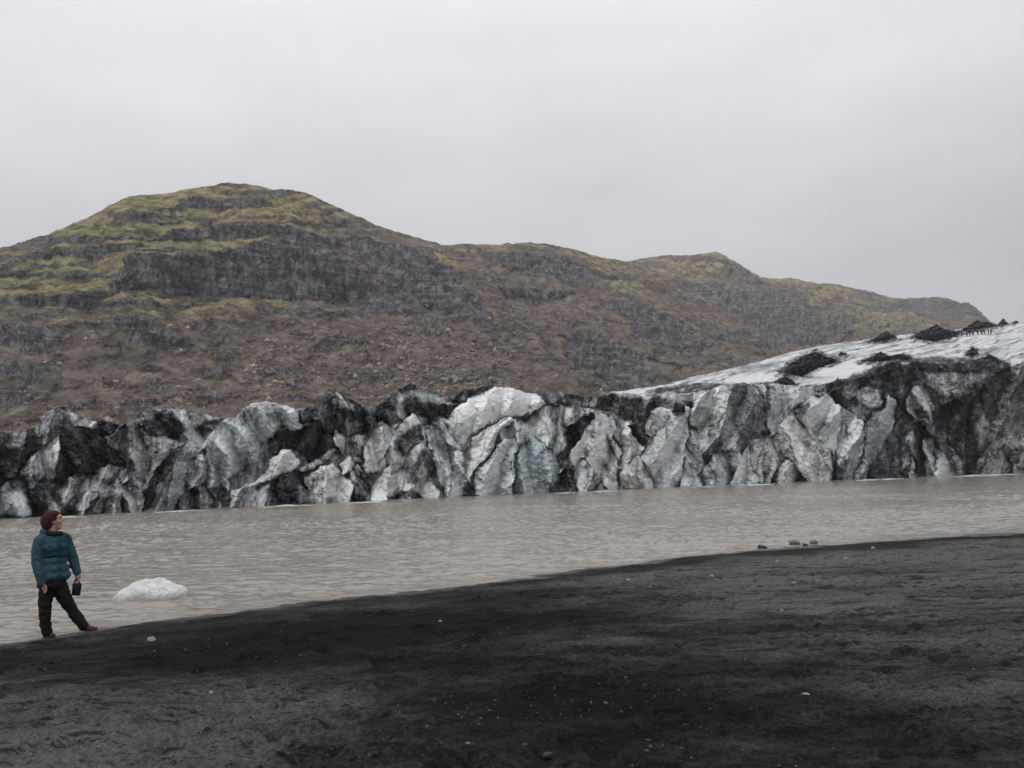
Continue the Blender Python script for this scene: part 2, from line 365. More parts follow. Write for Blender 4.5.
Z = wv * fade * (0.2 + 0.8 * calm) * (0.8 + 0.5 * perlin(p3(X * 0.08, Y * 0.15, 1.0)))
tag(mesh_raw('lake_water', np.stack([X, Y, Z], -1), grid_faces(900, 900), M_WATER), kind='structure')

# ------------------------------------------------------------------ hills
def hill(name, u0, u1, sky_px, crest_d, foot_d, foot_y, cliffs, grass_fn, rate_amp, nu, nv, rough, seed, dip=0.0, amp_fn=lambda y: 1.0):
    u = np.linspace(u0, u1, nu)
    ys = interp(sky_px, u) + 1.1 * fbm(p3(u / 16, 0.37, seed), 5, 0.62); t = np.linspace(0, 1, nv)[:, None]
    yf = interp(foot_y, u)
    U = np.broadcast_to(u, (nv, nu)).copy(); Yp = yf * (1 - t) + ys * t
    # where the slope is steep the distance grows slowly with height, on ledges it grows fast
    wu = U + 9 * perlin(p3(U / 45, Yp / 22, seed)) + 4 * perlin(p3(U / 14, Yp / 8, seed + 3)); wy = Yp + 5 * perlin(p3(U / 50, Yp / 25, seed + 7)) + 2.2 * perlin(p3(U / 12, Yp / 7, seed + 5))
    rate = np.exp(rate_amp * amp_fn(Yp) * (0.8 * perlin(p3(wu / 120, (wy + dip * U) / 9, seed + 1)) + 0.8 * perlin(p3(wu / 60, (wy + dip * U) / 4.3, seed + 2)) + 0.4 * perlin(p3(wu / 25, wy / 2.4, seed + 4))))
    rock = np.zeros_like(U)
    for poly, r, rk in cliffs:
        paint(rate, wu, wy, poly, r, 2.5); paint(rock, wu, wy, poly, rk, 3.0)
    outc = smooth(0.22, 0.42, fbm(p3(wu / 34, (wy + 0.12 * wu) / 13, seed + 21), 4, 0.6)) * smooth(300, 335, Yp); rock = np.maximum(rock, 0.6 * outc); rate = rate * (1 - 0.5 * outc)
    cum = np.cumsum(rate, 0); cum = cum - cum[:1]; tot = cum[-1]; kw = np.exp(-np.linspace(-2, 2, 121) ** 2); kw /= kw.sum()
    tot = np.convolve(np.pad(tot, 60, mode='edge'), kw, 'valid'); cum = cum / tot
    def blur(a, sig, ax):
        k_ = np.exp(-0.5 * (np.arange(-3 * sig, 3 * sig + 1) / sig) ** 2); k_ /= k_.sum(); a = np.moveaxis(a, ax, -1)
        pd = np.pad(a, ((0, 0), (3 * sig, 3 * sig)), mode='edge'); n_ = pd.shape[-1]
        r_ = np.fft.irfft(np.fft.rfft(pd, n_ + len(k_), axis=-1) * np.fft.rfft(k_, n_ + len(k_)), n_ + len(k_), axis=-1)[:, 6 * sig:6 * sig + a.shape[-1]]
        return np.moveaxis(r_, -1, ax)
    lowf = blur(cum, 45, 1); hp = cum - lowf; cum = lowf + hp - blur(hp, 12, 0)
    cum = np.maximum.accumulate(cum, 0)
    D = interp(foot_d, u) * (1 - cum) + interp(crest_d, u) * cum
    V = at(U, Yp, D)
    sc = D / 400
    nrm = np.cross(np.gradient(V, axis=1), np.gradient(V, axis=0)); nrm /= np.linalg.norm(nrm, axis=-1)[..., None] + 1e-9
    edge = 0.25 + 0.75 * smooth(1.0, 0.93, t)
    q = V / (22 * np.median(sc))
    flute = fbm(p3(wu / 7, wy / 55, seed + 11), 4, 0.6, True); dsp = 3.6 * rough * rock * (flute - 0.3) + rough * (2.2 * fbm(q * 0.5 + seed, 3, 0.5) + 2.6 * fbm(q * 1.7 + seed, 4, 0.55, True) - 0.6)
    V = V + nrm * (dsp * edge * np.median(sc))[..., None]
    steep = 1 - np.clip(np.abs(np.cross(np.gradient(V, axis=1), np.gradient(V, axis=0))[..., 2]) / (np.linalg.norm(np.cross(np.gradient(V, axis=1), np.gradient(V, axis=0)), axis=-1) + 1e-9), 0, 1)
    grass = grass_fn(U, Yp, wu, wy) * smooth(-0.9, 0.5, np.log(rate)) * smooth(0.9, 0.5, rock)
    rock = np.maximum(rock, smooth(-0.15, -1.2, np.log(rate)) * 0.85)
    # the far side, falling away behind the crest
    nb = 14; tb = np.linspace(0, 1, nb + 1)[1:, None]
    hz = V[-1:, :, 2]; dirv = V[-1:, :, :2] / np.linalg.norm(V[-1:, :, :2], axis=-1)[..., None]
    bx = V[-1:, :, :2] + dirv * (np.maximum(hz, 5) * 1.8 * tb)[..., None]
    bz = hz * (1 - tb) ** 1.3 - 4 * tb + 3 * fbm(np.concatenate([bx / 25, np.zeros_like(bx[..., :1])], -1), 3) * smooth(0, .2, tb)
    V = np.concatenate([V, np.concatenate([bx, bz[..., None]], -1)], 0)
    grass = np.concatenate([grass, np.repeat(grass[-1:], nb, 0)], 0); rock = np.concatenate([rock, np.repeat(rock[-1:], nb, 0)], 0)
    o = mesh_raw(name, V, grid_faces(nv + nb, nu), M_HILL, None, {'grass': grass * 0.86, 'rock': rock}); tag(o, kind='structure')
    return u, V[:nv], Yp, grass

SKY_A = [(-260, 300), (-120, 276), (0, 250), (45, 236), (100, 212), (108, 206), (130, 196), (170, 193), (205, 186), (228, 183), (260, 186), (272, 189.5), (283, 189), (305, 192), (320, 199),
         (337, 208), (370, 222), (400, 233), (437, 243), (470, 262), (500, 292), (522, 322), (545, 345), (580, 368), (612, 389), (650, 404), (680, 415)]
CLIFF_A = [
 ([(105, 300), (112, 272), (130, 260), (200, 257), (230, 247), (300, 250), (330, 252), (352, 270), (356, 290), (330, 300), (300, 306), (220, 298), (150, 292)], 0.16, 1.0),
 ([(150, 236), (175, 228), (215, 225), (262, 226), (300, 232), (330, 240), (340, 248), (280, 243), (220, 240)], 0.28, 0.9),
 ([(0, 263), (60, 250), (130, 243), (148, 247), (120, 257), (60, 262), (0, 269)], 0.3, 0.9),
 ([(-100, 290), (-20, 280), (-10, 288), (-100, 300)], 0.3, 0.9),
 ([(0, 301), (40, 299), (80, 293), (108, 297), (90, 305), (0, 311)], 0.3, 0.85),
 ([(70, 322), (110, 316), (140, 318), (160, 330), (185, 338), (192, 350), (165, 350), (140, 340), (110, 331)], 0.25, 0.9),
 ([(0, 330), (30, 322), (60, 330), (62, 345), (20, 350), (0, 345)], 0.4, 0.7),
 ([(160, 208), (200, 200), (260, 201), (285, 206), (255, 209), (200, 209)], 0.3, 0.7),
 ([(212, 187), (232, 186), (282, 193), (275, 196), (240, 192)], 0.35, 0.7),
 ([(340, 232), (395, 243), (440, 262), (478, 300), (500, 330), (450, 318), (400, 300), (365, 272)], 0.55, 0.75),
 ([(360, 275), (400, 302), (450, 322), (440, 330), (380, 312), (340, 300)], 0.5, 0.7),
 ([(0, 365), (40, 360), (60, 372), (20, 385), (0, 380)], 0.5, 0.6),
]
def grass_a(U, Yp, wu, wy):
    g = 1.0 * smooth(325, 285, wy) * smooth(370, 270, wu)
    g = np.maximum(g, 0.85 * smooth(470, 330, wu) * smooth(30, 2, Yp - interp(SKY_A, U)))
    g = np.maximum(g, 0.62 * smooth(352, 312, wy) * smooth(300, 200, wu))
    for poly, v in (([(78, 300), (120, 290), (200, 298), (290, 305), (283, 313), (200, 307), (120, 314)], 0.85), ([(130, 330), (160, 336), (205, 352), (190, 356), (140, 342)], 0.8),
                    ([(20, 345), (45, 340), (48, 348), (25, 354)], 0.75), ([(150, 398), (178, 394), (180, 402), (155, 406)], 0.7), ([(25, 385), (45, 380), (40, 392)], 0.65),
                    ([(0, 412), (30, 416), (40, 425), (0, 434)], 0.6), ([(270, 395), (330, 392), (330, 402), (280, 404)], 0.42), ([(350, 290), (420, 295), (440, 304), (390, 300)], 0.4), ([(425, 245), (445, 250), (468, 278), (455, 272)], 0.8)):
        paint(g, wu, wy, poly, v, 4)
    return np.maximum(g, 0.24 + 0.14 * perlin(p3(wu / 40, wy / 22, 4.2)))
uA, VA, YA, GA = hill('hill', -260, 680, SKY_A, [(-260, 380), (0, 400), (230, 430), (437, 470), (520, 400), (612, 290), (680, 270)], [(-260, 225), (0, 235), (300, 262), (612, 252), (680, 250)],
     [(-260, 470), (0, 462), (300, 430), (612, 420), (680, 420)], CLIFF_A, grass_a, 1.8, 1000, 330, 1.0, 1.3, 0.02, lambda y: 0.3 + 0.7 * smooth(352, 305, y))

SKY_B = [(380, 262), (437, 246), (465, 244), (500, 244.5), (530, 243), (560, 246), (590, 254), (625, 262), (660, 274), (700, 296), (740, 322), (770, 345), (800, 368), (840, 395)]
CLIFF_B = [([(472, 276), (490, 283), (540, 290), (572, 292), (560, 300), (530, 306), (490, 300), (480, 290)], 0.15, 1.0),
           ([(560, 338), (600, 338), (645, 358), (645, 386), (612, 392), (575, 366)], 0.3, 1.0),
           ([(480, 250), (590, 262), (600, 285), (560, 282), (500, 272)], 0.5, 0.75),
           ([(590, 300), (640, 300), (690, 330), (680, 350), (640, 340)], 0.4, 0.85)]
def grass_b(U, Yp, wu, wy):
    g = 0.3 * smooth(330, 270, wy) + 0.45 * smooth(14, 2, Yp - interp(SKY_B, U))
    for poly, v in (([(440, 243), (485, 243), (470, 256), (455, 255)], 0.9), ([(575, 262), (600, 262), (640, 285), (650, 300), (625, 290)], 0.75), ([(500, 248), (560, 248), (540, 254)], 0.55)):
        paint(g, wu, wy, poly, v, 5)
    return g
hill('hill_middle', 380, 840, SKY_B, [(380, 540), (500, 590), (625, 680), (720, 640), (840, 560)], [(380, 330), (612, 340), (840, 400)], [(380, 420), (612, 405), (840, 400)], CLIFF_B, grass_b, 1.5, 560, 220, 1.0, 5.2, -0.28)

SKY_C = [(540, 285), (600, 268), (628, 261.5), (645, 258), (660, 256), (672, 254.5), (690, 255), (700, 253), (715, 252), (724, 255), (735, 263), (760, 277), (775, 279), (790, 277), (810, 282), (840, 286), (870, 291),
         (890, 297), (905, 299), (912, 297.5), (935, 297), (950, 299), (960, 303), (968, 304), (978, 309), (985, 316), (992, 321), (1010, 330), (1060, 352), (1130, 380)]
CLIFF_C = [([(650, 290), (720, 285), (780, 300), (820, 320), (760, 330), (690, 310)], 0.5, 0.7), ([(740, 330), (800, 318), (860, 335), (800, 350), (740, 350)], 0.5, 0.75),
           ([(880, 300), (960, 306), (985, 320), (950, 322), (900, 312)], 0.5, 0.6), ([(720, 257), (735, 266), (760, 280), (740, 282), (720, 270)], 0.5, 0.7)]
def grass_c(U, Yp, wu, wy):
    g = 0.62 * smooth(60, 8, Yp - interp(SKY_C, U)) * smooth(1000, 900, U) + 0.15
    for poly, v in (([(630, 264), (665, 257), (705, 258), (735, 270), (740, 280), (690, 272), (650, 272)], 0.85), ([(760, 281), (810, 285), (850, 297), (830, 300), (790, 292)], 0.7),
                    ([(700, 300), (760, 300), (800, 312), (760, 312)], 0.5), ([(850, 318), (920, 322), (940, 335), (880, 335)], 0.6), ([(690, 275), (760, 290), (740, 296), (700, 286)], 0.55)):
        paint(g, wu, wy, poly, v, 6)
    return g
hill('hill_far', 540, 1130, SKY_C, [(540, 950), (715, 1050), (850, 1250), (985, 1350), (1130, 1300)], [(540, 450), (800, 480), (1130, 700)], [(540, 410), (800, 385), (985, 350), (1130, 385)], CLIFF_C, grass_c, 1.5, 640, 200, 1.2, 9.4, -0.26)

# ------------------------------------------------------------------ glacier
glacier = tag(empty('glacier', (10, 95, 0)), 'dirty grey and white glacier with black ash, ending in a cracked cliff at the lake', 'glacier')
glacier_inv = glacier.location.copy()
WATERLINE = [(-90, 522), (0, 518), (60, 515.5), (150, 511), (300, 503.5), (440, 497), (560, 491), (680, 486), (830, 480.5), (960, 474.8), (1024, 472.5), (1110, 469.5)]
_wl = np.polyfit([p[0] for p in WATERLINE], [p[1] for p in WATERLINE], 2)
def front_d(u):
    q = on_level(u, np.polyval(_wl, u)); return np.hypot(q[..., 0], q[..., 1])
RIM = [(-90, 444), (0, 437), (20, 431), (38, 426), (48, 412), (58, 406), (64, 406), (72, 411), (84, 417), (92, 420), (97, 421), (104, 420), (118, 424), (130, 423), (140, 412), (152, 408), (170, 408),
       (182, 409), (205, 414), (225, 418), (235, 417), (243, 408), (255, 402), (270, 401), (285, 405), (297, 408.5), (315, 406), (324, 398), (337, 391.5), (350, 398), (362, 405), (370, 409), (384, 402),
       (392, 392), (410, 383), (420, 385), (432, 390), (447, 397), (452, 397), (458, 393), (470, 388), (480, 387), (490, 384), (497, 387), (510, 387), (530, 393), (545, 393), (560, 391), (575, 395),
       (600, 397), (612, 392), (640, 393), (690, 393), (705, 391), (720, 385), (735, 382), (752, 383), (775, 383), (795, 385), (815, 387), (825, 385), (835, 380), (850, 380), (864, 375), (880, 366),
       (892, 361.5), (905, 362), (920, 361), (940, 363), (965, 362), (978, 358), (988, 355), (996, 356.5), (1005, 363), (1012, 366), (1024, 360), (1110, 325)]
# outline in the order back to front, how far it stands out (m), bulge (m), ash cover (dark of hollows and recesses painted in too), blue ice
BLOCKS = [
 ([(-95, 440), (0, 434), (20, 428), (38, 423), (48, 409), (58, 402), (64, 402), (72, 408), (84, 414), (98, 418), (104, 427), (100, 450), (60, 470), (-95, 480)], -2.0, 1.0, .66, 0),
 ([(85, 428), (97, 418), (104, 416), (118, 420), (130, 421), (130, 440), (105, 441)], -1.5, 1.0, .86, 0),
 ([(100, 440), (130, 420), (140, 408), (152, 404), (170, 404), (182, 406), (205, 410), (226, 414), (222, 432), (215, 440), (200, 450), (160, 455), (120, 455)], -1.0, 1.2, .5, 0),
 ([(77, 424), (92, 430), (108, 442), (122, 458), (127, 467), (110, 470), (95, 473), (72, 476), (58, 484), (48, 480), (54, 462), (58, 445), (66, 430)], 0.8, 2.2, .93, 0),
 ([(-95, 442), (0, 442), (25, 448), (40, 453), (18, 474), (0, 486), (-95, 492)], 0.3, 1.5, .92, 0),
 ([(36, 452), (60, 434), (62, 445), (57, 462), (52, 480), (30, 482), (14, 478), (22, 468)], 1.0, 0.6, .42, 0),
 ([(104, 442), (126, 424), (140, 424), (150, 434), (175, 440), (185, 444), (172, 455), (160, 468), (148, 484), (140, 482), (130, 462), (118, 452)], 0.8, 1.0, .42, 0),
 ([(-95, 488), (0, 490), (8, 480), (20, 476), (34, 477), (44, 490), (48, 512), (46, 524), (-95, 530)], 2.2, 1.0, .6, .2),
 ([(44, 484), (60, 482), (75, 474), (97, 471), (112, 463), (122, 463), (129, 470), (128, 490), (122, 522), (46, 524)], 2.0, 1.4, .52, 0),
 ([(122, 483), (134, 477), (142, 482), (149, 490), (147, 520), (121, 520)], 2.6, 0.8, .42, 0),
 ([(143, 485), (155, 470), (172, 452), (190, 443), (200, 450), (208, 458), (207, 490), (215, 518), (143, 519)], 2.2, 1.2, .55, .1),
 ([(205, 450), (198, 452), (205, 440), (212, 432), (222, 422), (235, 414), (243, 404), (255, 398), (270, 397), (285, 401), (296, 406), (300, 418), (305, 426), (298, 431), (290, 428), (280, 428), (268, 440), (262, 445), (258, 460), (250, 468), (240, 470), (228, 482), (216, 474), (208, 462)], 1.4, 2.4, .2, .15),
 ([(206, 490), (208, 460), (218, 472), (230, 482), (232, 508), (228, 518), (212, 518)], 2.2, 0.8, .5, .2),
 ([(171, 519), (183, 492), (195, 487), (205, 488), (218, 497), (227, 518)], 3.0, 1.0, .74, 0),
 ([(298, 414), (315, 404), (324, 394), (337, 387), (350, 394), (362, 401), (366, 410), (372, 420), (366, 435), (350, 440), (336, 440), (320, 425), (302, 424)], -0.8, 3.0, .74, 0),
 ([(366, 410), (384, 398), (392, 388), (410, 379), (420, 381), (432, 386), (447, 393), (455, 398), (470, 402), (465, 410), (450, 416), (440, 424), (420, 425), (400, 420), (380, 425), (368, 430)], -1.4, 2.2, .74, 0),
 ([(445, 402), (455, 390), (470, 384), (480, 382), (490, 380), (502, 390), (480, 398), (460, 403)], -2.4, 1.0, .82, 0),
 ([(268, 440), (286, 428), (298, 430), (318, 424), (330, 436), (338, 442), (320, 458), (308, 463), (298, 450), (290, 448), (275, 455), (270, 452)], 0.2, 0.4, .95, 0),
 ([(334, 430), (350, 437), (366, 433), (362, 450), (360, 462), (348, 466), (340, 450), (334, 440)], 1.0, 0.8, .4, 0),
 ([(362, 464), (366, 445), (371, 427), (380, 422), (395, 424), (405, 428), (402, 440), (393, 455), (385, 470), (375, 472), (366, 474)], 1.5, 1.2, .14, 0),
 ([(384, 455), (392, 440), (398, 426), (412, 412), (420, 420), (428, 440), (430, 455), (420, 448), (410, 455), (400, 462), (390, 470)], 1.8, 1.0, .18, 0),
 ([(425, 432), (435, 416), (447, 415), (456, 425), (460, 450), (462, 470), (455, 485), (448, 500), (438, 470), (430, 450)], 0.8, 1.4, .36, .25),
 ([(443, 422), (455, 408), (475, 396), (490, 389), (497, 384), (510, 384), (530, 389), (546, 402), (540, 410), (530, 417), (524, 419), (510, 416), (500, 421), (485, 426), (470, 438), (461, 450), (455, 440)], 0.8, 3.2, .08, 0),
 ([(232, 490), (256, 480), (268, 470), (270, 460), (282, 449), (290, 449), (298, 458), (300, 463), (292, 472), (275, 478), (262, 486), (240, 490)], 2.6, 1.4, .06, 0),
 ([(230, 490), (256, 484), (270, 480), (268, 520), (229, 520)], 2.6, 0.6, .34, .1),
 ([(298, 470), (318, 458), (335, 445), (339, 448), (325, 462), (312, 470), (302, 473)], 2.4, 0.8, .3, 0),
 ([(340, 466), (348, 454), (357, 462), (350, 472), (341, 477)], 2.2, 0.4, .12, 0),
 ([(350, 472), (358, 462), (363, 470), (354, 490), (346, 500), (350, 480)], 2.4, 0.6, .38, 0),
 ([(304, 478), (322, 466), (335, 461), (341, 475), (351, 480), (353, 490), (348, 512), (312, 512)], 2.6, 1.5, .28, 0),
 ([(266, 492), (280, 478), (295, 471), (305, 472), (301, 480), (310, 490), (320, 514), (266, 516)], 3.0, 1.6, .84, 0),
 ([(346, 512), (356, 484), (362, 469), (373, 490), (375, 510)], 3.0, 0.8, .66, 0),
 ([(368, 510), (372, 485), (384, 470), (400, 460), (418, 442), (430, 448), (433, 460), (440, 475), (447, 490), (449, 508)], 2.6, 1.2, .22, 0),
 ([(430, 448), (438, 455), (448, 470), (452, 504), (444, 496), (436, 475)], 2.8, 0.5, .26, .1),
 ([(449, 506), (452, 468), (455, 450), (462, 452), (464, 470), (468, 485), (477, 492), (478, 506)], 2.2, 1.0, .18, .2),
 ([(464, 478), (470, 460), (472, 438), (485, 428), (500, 421), (510, 416), (514, 420), (502, 430), (497, 440), (490, 455), (480, 463), (474, 472), (470, 484)], 2.2, 1.0, .08, 0),
 ([(497, 442), (503, 428), (516, 418), (530, 411), (529, 425), (516, 438), (503, 444)], 1.6, 0.6, .24, .2),
 ([(512, 456), (517, 430), (530, 415), (545, 406), (560, 404), (580, 403), (594, 408), (597, 413), (588, 420), (577, 428), (569, 448), (556, 457), (540, 447), (525, 444)], 1.0, 2.6, .32, .05),
 ([(476, 506), (475, 478), (478, 466), (488, 460), (497, 445), (508, 438), (517, 436), (521, 455), (520, 504)], 2.8, 1.2, .11, .15),
 ([(512, 506), (514, 454), (530, 438), (545, 442), (556, 455), (561, 470), (561, 502)], 1.8, 1.6, .3, .65),
 ([(543, 402), (550, 386), (565, 388), (575, 391), (600, 393), (612, 388), (625, 390), (640, 389), (655, 389), (692, 389), (692, 412), (660, 412), (650, 420), (640, 428), (625, 420), (612, 412), (596, 409), (570, 404)], -1.6, 1.4, .74, 0),
 ([(566, 428), (580, 418), (594, 413), (601, 418), (590, 432), (580, 446), (569, 452)], 0.3, 0.4, .86, 0),
 ([(592, 416), (600, 411), (612, 416), (618, 428), (613, 436), (623, 455), (620, 464), (610, 450), (598, 432)], 1.6, 0.6, .25, 0),
 ([(558, 474), (572, 450), (585, 430), (596, 416), (601, 430), (613, 450), (619, 465), (617, 480), (624, 502), (600, 500), (580, 470), (570, 467)], 2.2, 1.2, .2, 0),
 ([(566, 467), (585, 457), (598, 475), (614, 502), (576, 502), (572, 480)], 2.8, 0.8, .36, .05),
 ([(558, 502), (562, 470), (570, 468), (580, 502)], 2.8, 0.5, .7, 0),
 ([(614, 434), (620, 418), (630, 426), (640, 438), (645, 450), (636, 458), (622, 472), (618, 462), (623, 452)], 1.6, 0.8, .14, 0),
 ([(626, 426), (640, 424), (650, 420), (648, 440), (642, 446)], 0.2, 0.3, .85, 0),
 ([(644, 427), (652, 411), (662, 406), (671, 409), (675, 415), (664, 426), (655, 440), (646, 434)], 0.6, 0.8, .25, 0),
 ([(616, 502), (622, 470), (636, 457), (645, 455), (653, 475), (662, 500)], 2.6, 0.8, .18, 0),
 ([(640, 457), (648, 440), (662, 428), (672, 415), (682, 418), (687, 405), (690, 410), (688, 430), (684, 455), (681, 500), (658, 500), (650, 470)], 2.0, 1.4, .14, .05),
 ([(689, 414), (695, 402), (705, 392), (720, 383), (730, 380), (745, 379), (753, 380), (761, 395), (766, 410), (767, 430), (755, 437), (746, 455), (738, 467), (725, 472), (712, 472), (700, 452), (692, 432)], 0.8, 3.2, .42, .05),
 ([(680, 500), (684, 452), (690, 425), (698, 430), (701, 450), (704, 470), (694, 484), (690, 500)], 2.4, 0.6, .22, .2),
 ([(752, 384), (764, 379), (775, 379), (792, 382), (786, 395), (778, 410), (773, 426), (764, 434), (767, 415), (763, 398)], 0.4, 1.0, .2, .2),
 ([(766, 384), (795, 381), (815, 383), (832, 382), (832, 402), (812, 406), (796, 408), (790, 425), (776, 442), (766, 448)], 0.0, 1.2, .36, .15),
 ([(688, 500), (694, 480), (702, 470), (712, 455), (728, 449), (743, 455), (741, 472), (728, 474), (726, 500)], 2.0, 1.0, .25, .15),
 ([(724, 500), (735, 472), (745, 450), (752, 438), (762, 438), (777, 430), (771, 455), (764, 500)], 2.6, 1.0, .22, 0),
 ([(798, 422), (795, 408), (812, 395), (830, 393), (840, 408), (843, 425), (841, 445), (832, 457), (820, 442)], 1.0, 1.6, .26, .05),
 ([(765, 445), (790, 411), (800, 420), (820, 440), (832, 452), (837, 470), (830, 496), (762, 496)], 1.8, 1.2, .24, 0),
 ([(822, 390), (830, 380), (838, 376), (850, 377), (864, 371), (880, 362), (890, 357), (905, 357), (920, 356), (940, 358), (965, 357), (975, 355), (990, 350), (998, 352), (1006, 360), (1014, 362), (1040, 345), (1115, 320), (1115, 400), (1000, 420), (960, 440), (900, 432), (868, 424), (842, 408), (830, 397)], -1.0, 1.5, .86, 0),
 ([(834, 452), (843, 425), (852, 417), (865, 420), (867, 440), (861, 457), (850, 462), (838, 462)], 1.6, 1.2, .2, .1),
 ([(864, 427), (872, 414), (885, 408), (889, 393), (897, 400), (892, 430), (882, 450), (872, 478), (865, 464)], 1.0, 1.0, .45, .5),
 ([(829, 494), (836, 460), (850, 459), (863, 455), (870, 470), (866, 494)], 2.0, 0.9, .4, .25),
 ([(768, 494), (776, 465), (786, 457), (800, 470), (815, 494)], 2.6, 0.6, .24, 0),
 ([(866, 492), (868, 472), (880, 450), (895, 425), (905, 408), (918, 420), (928, 440), (932, 490)], 1.2, 1.6, .82, .05),
 ([(932, 427), (940, 405), (955, 399), (968, 404), (972, 430), (970, 490), (955, 452), (942, 434)], -0.4, 0.5, .88, 0),
 ([(968, 404), (985, 385), (1000, 373), (1012, 365), (1024, 358), (1115, 320), (1115, 490), (968, 488), (965, 450)], 0.8, 2.4, .68, 0),
 ([(930, 490), (934, 457), (938, 447), (948, 451), (958, 462), (962, 490)], 0.4, 0.6, .04, .25),
 ([(922, 440), (936, 435), (938, 450), (934, 475), (926, 475)], 1.0, 0.5, .3, .2),
 ([(905, 400), (914, 386), (920, 384), (930, 405), (935, 415), (933, 427), (920, 421), (908, 412)], 2.0, 1.0, .46, .05),
 ([(916, 415), (930, 421), (945, 435), (958, 455), (970, 488), (960, 486), (945, 452), (930, 434)], 2.6, 0.8, .6, 0),
 ([(908, 492), (911, 453), (915, 462), (918, 492)], 1.8, 0.3, .14, .1),
 ([(968, 490), (985, 465), (1000, 450), (1010, 460), (1020, 468), (1115, 470), (1115, 490)], 2.4, 1.2, .64, 0),
]
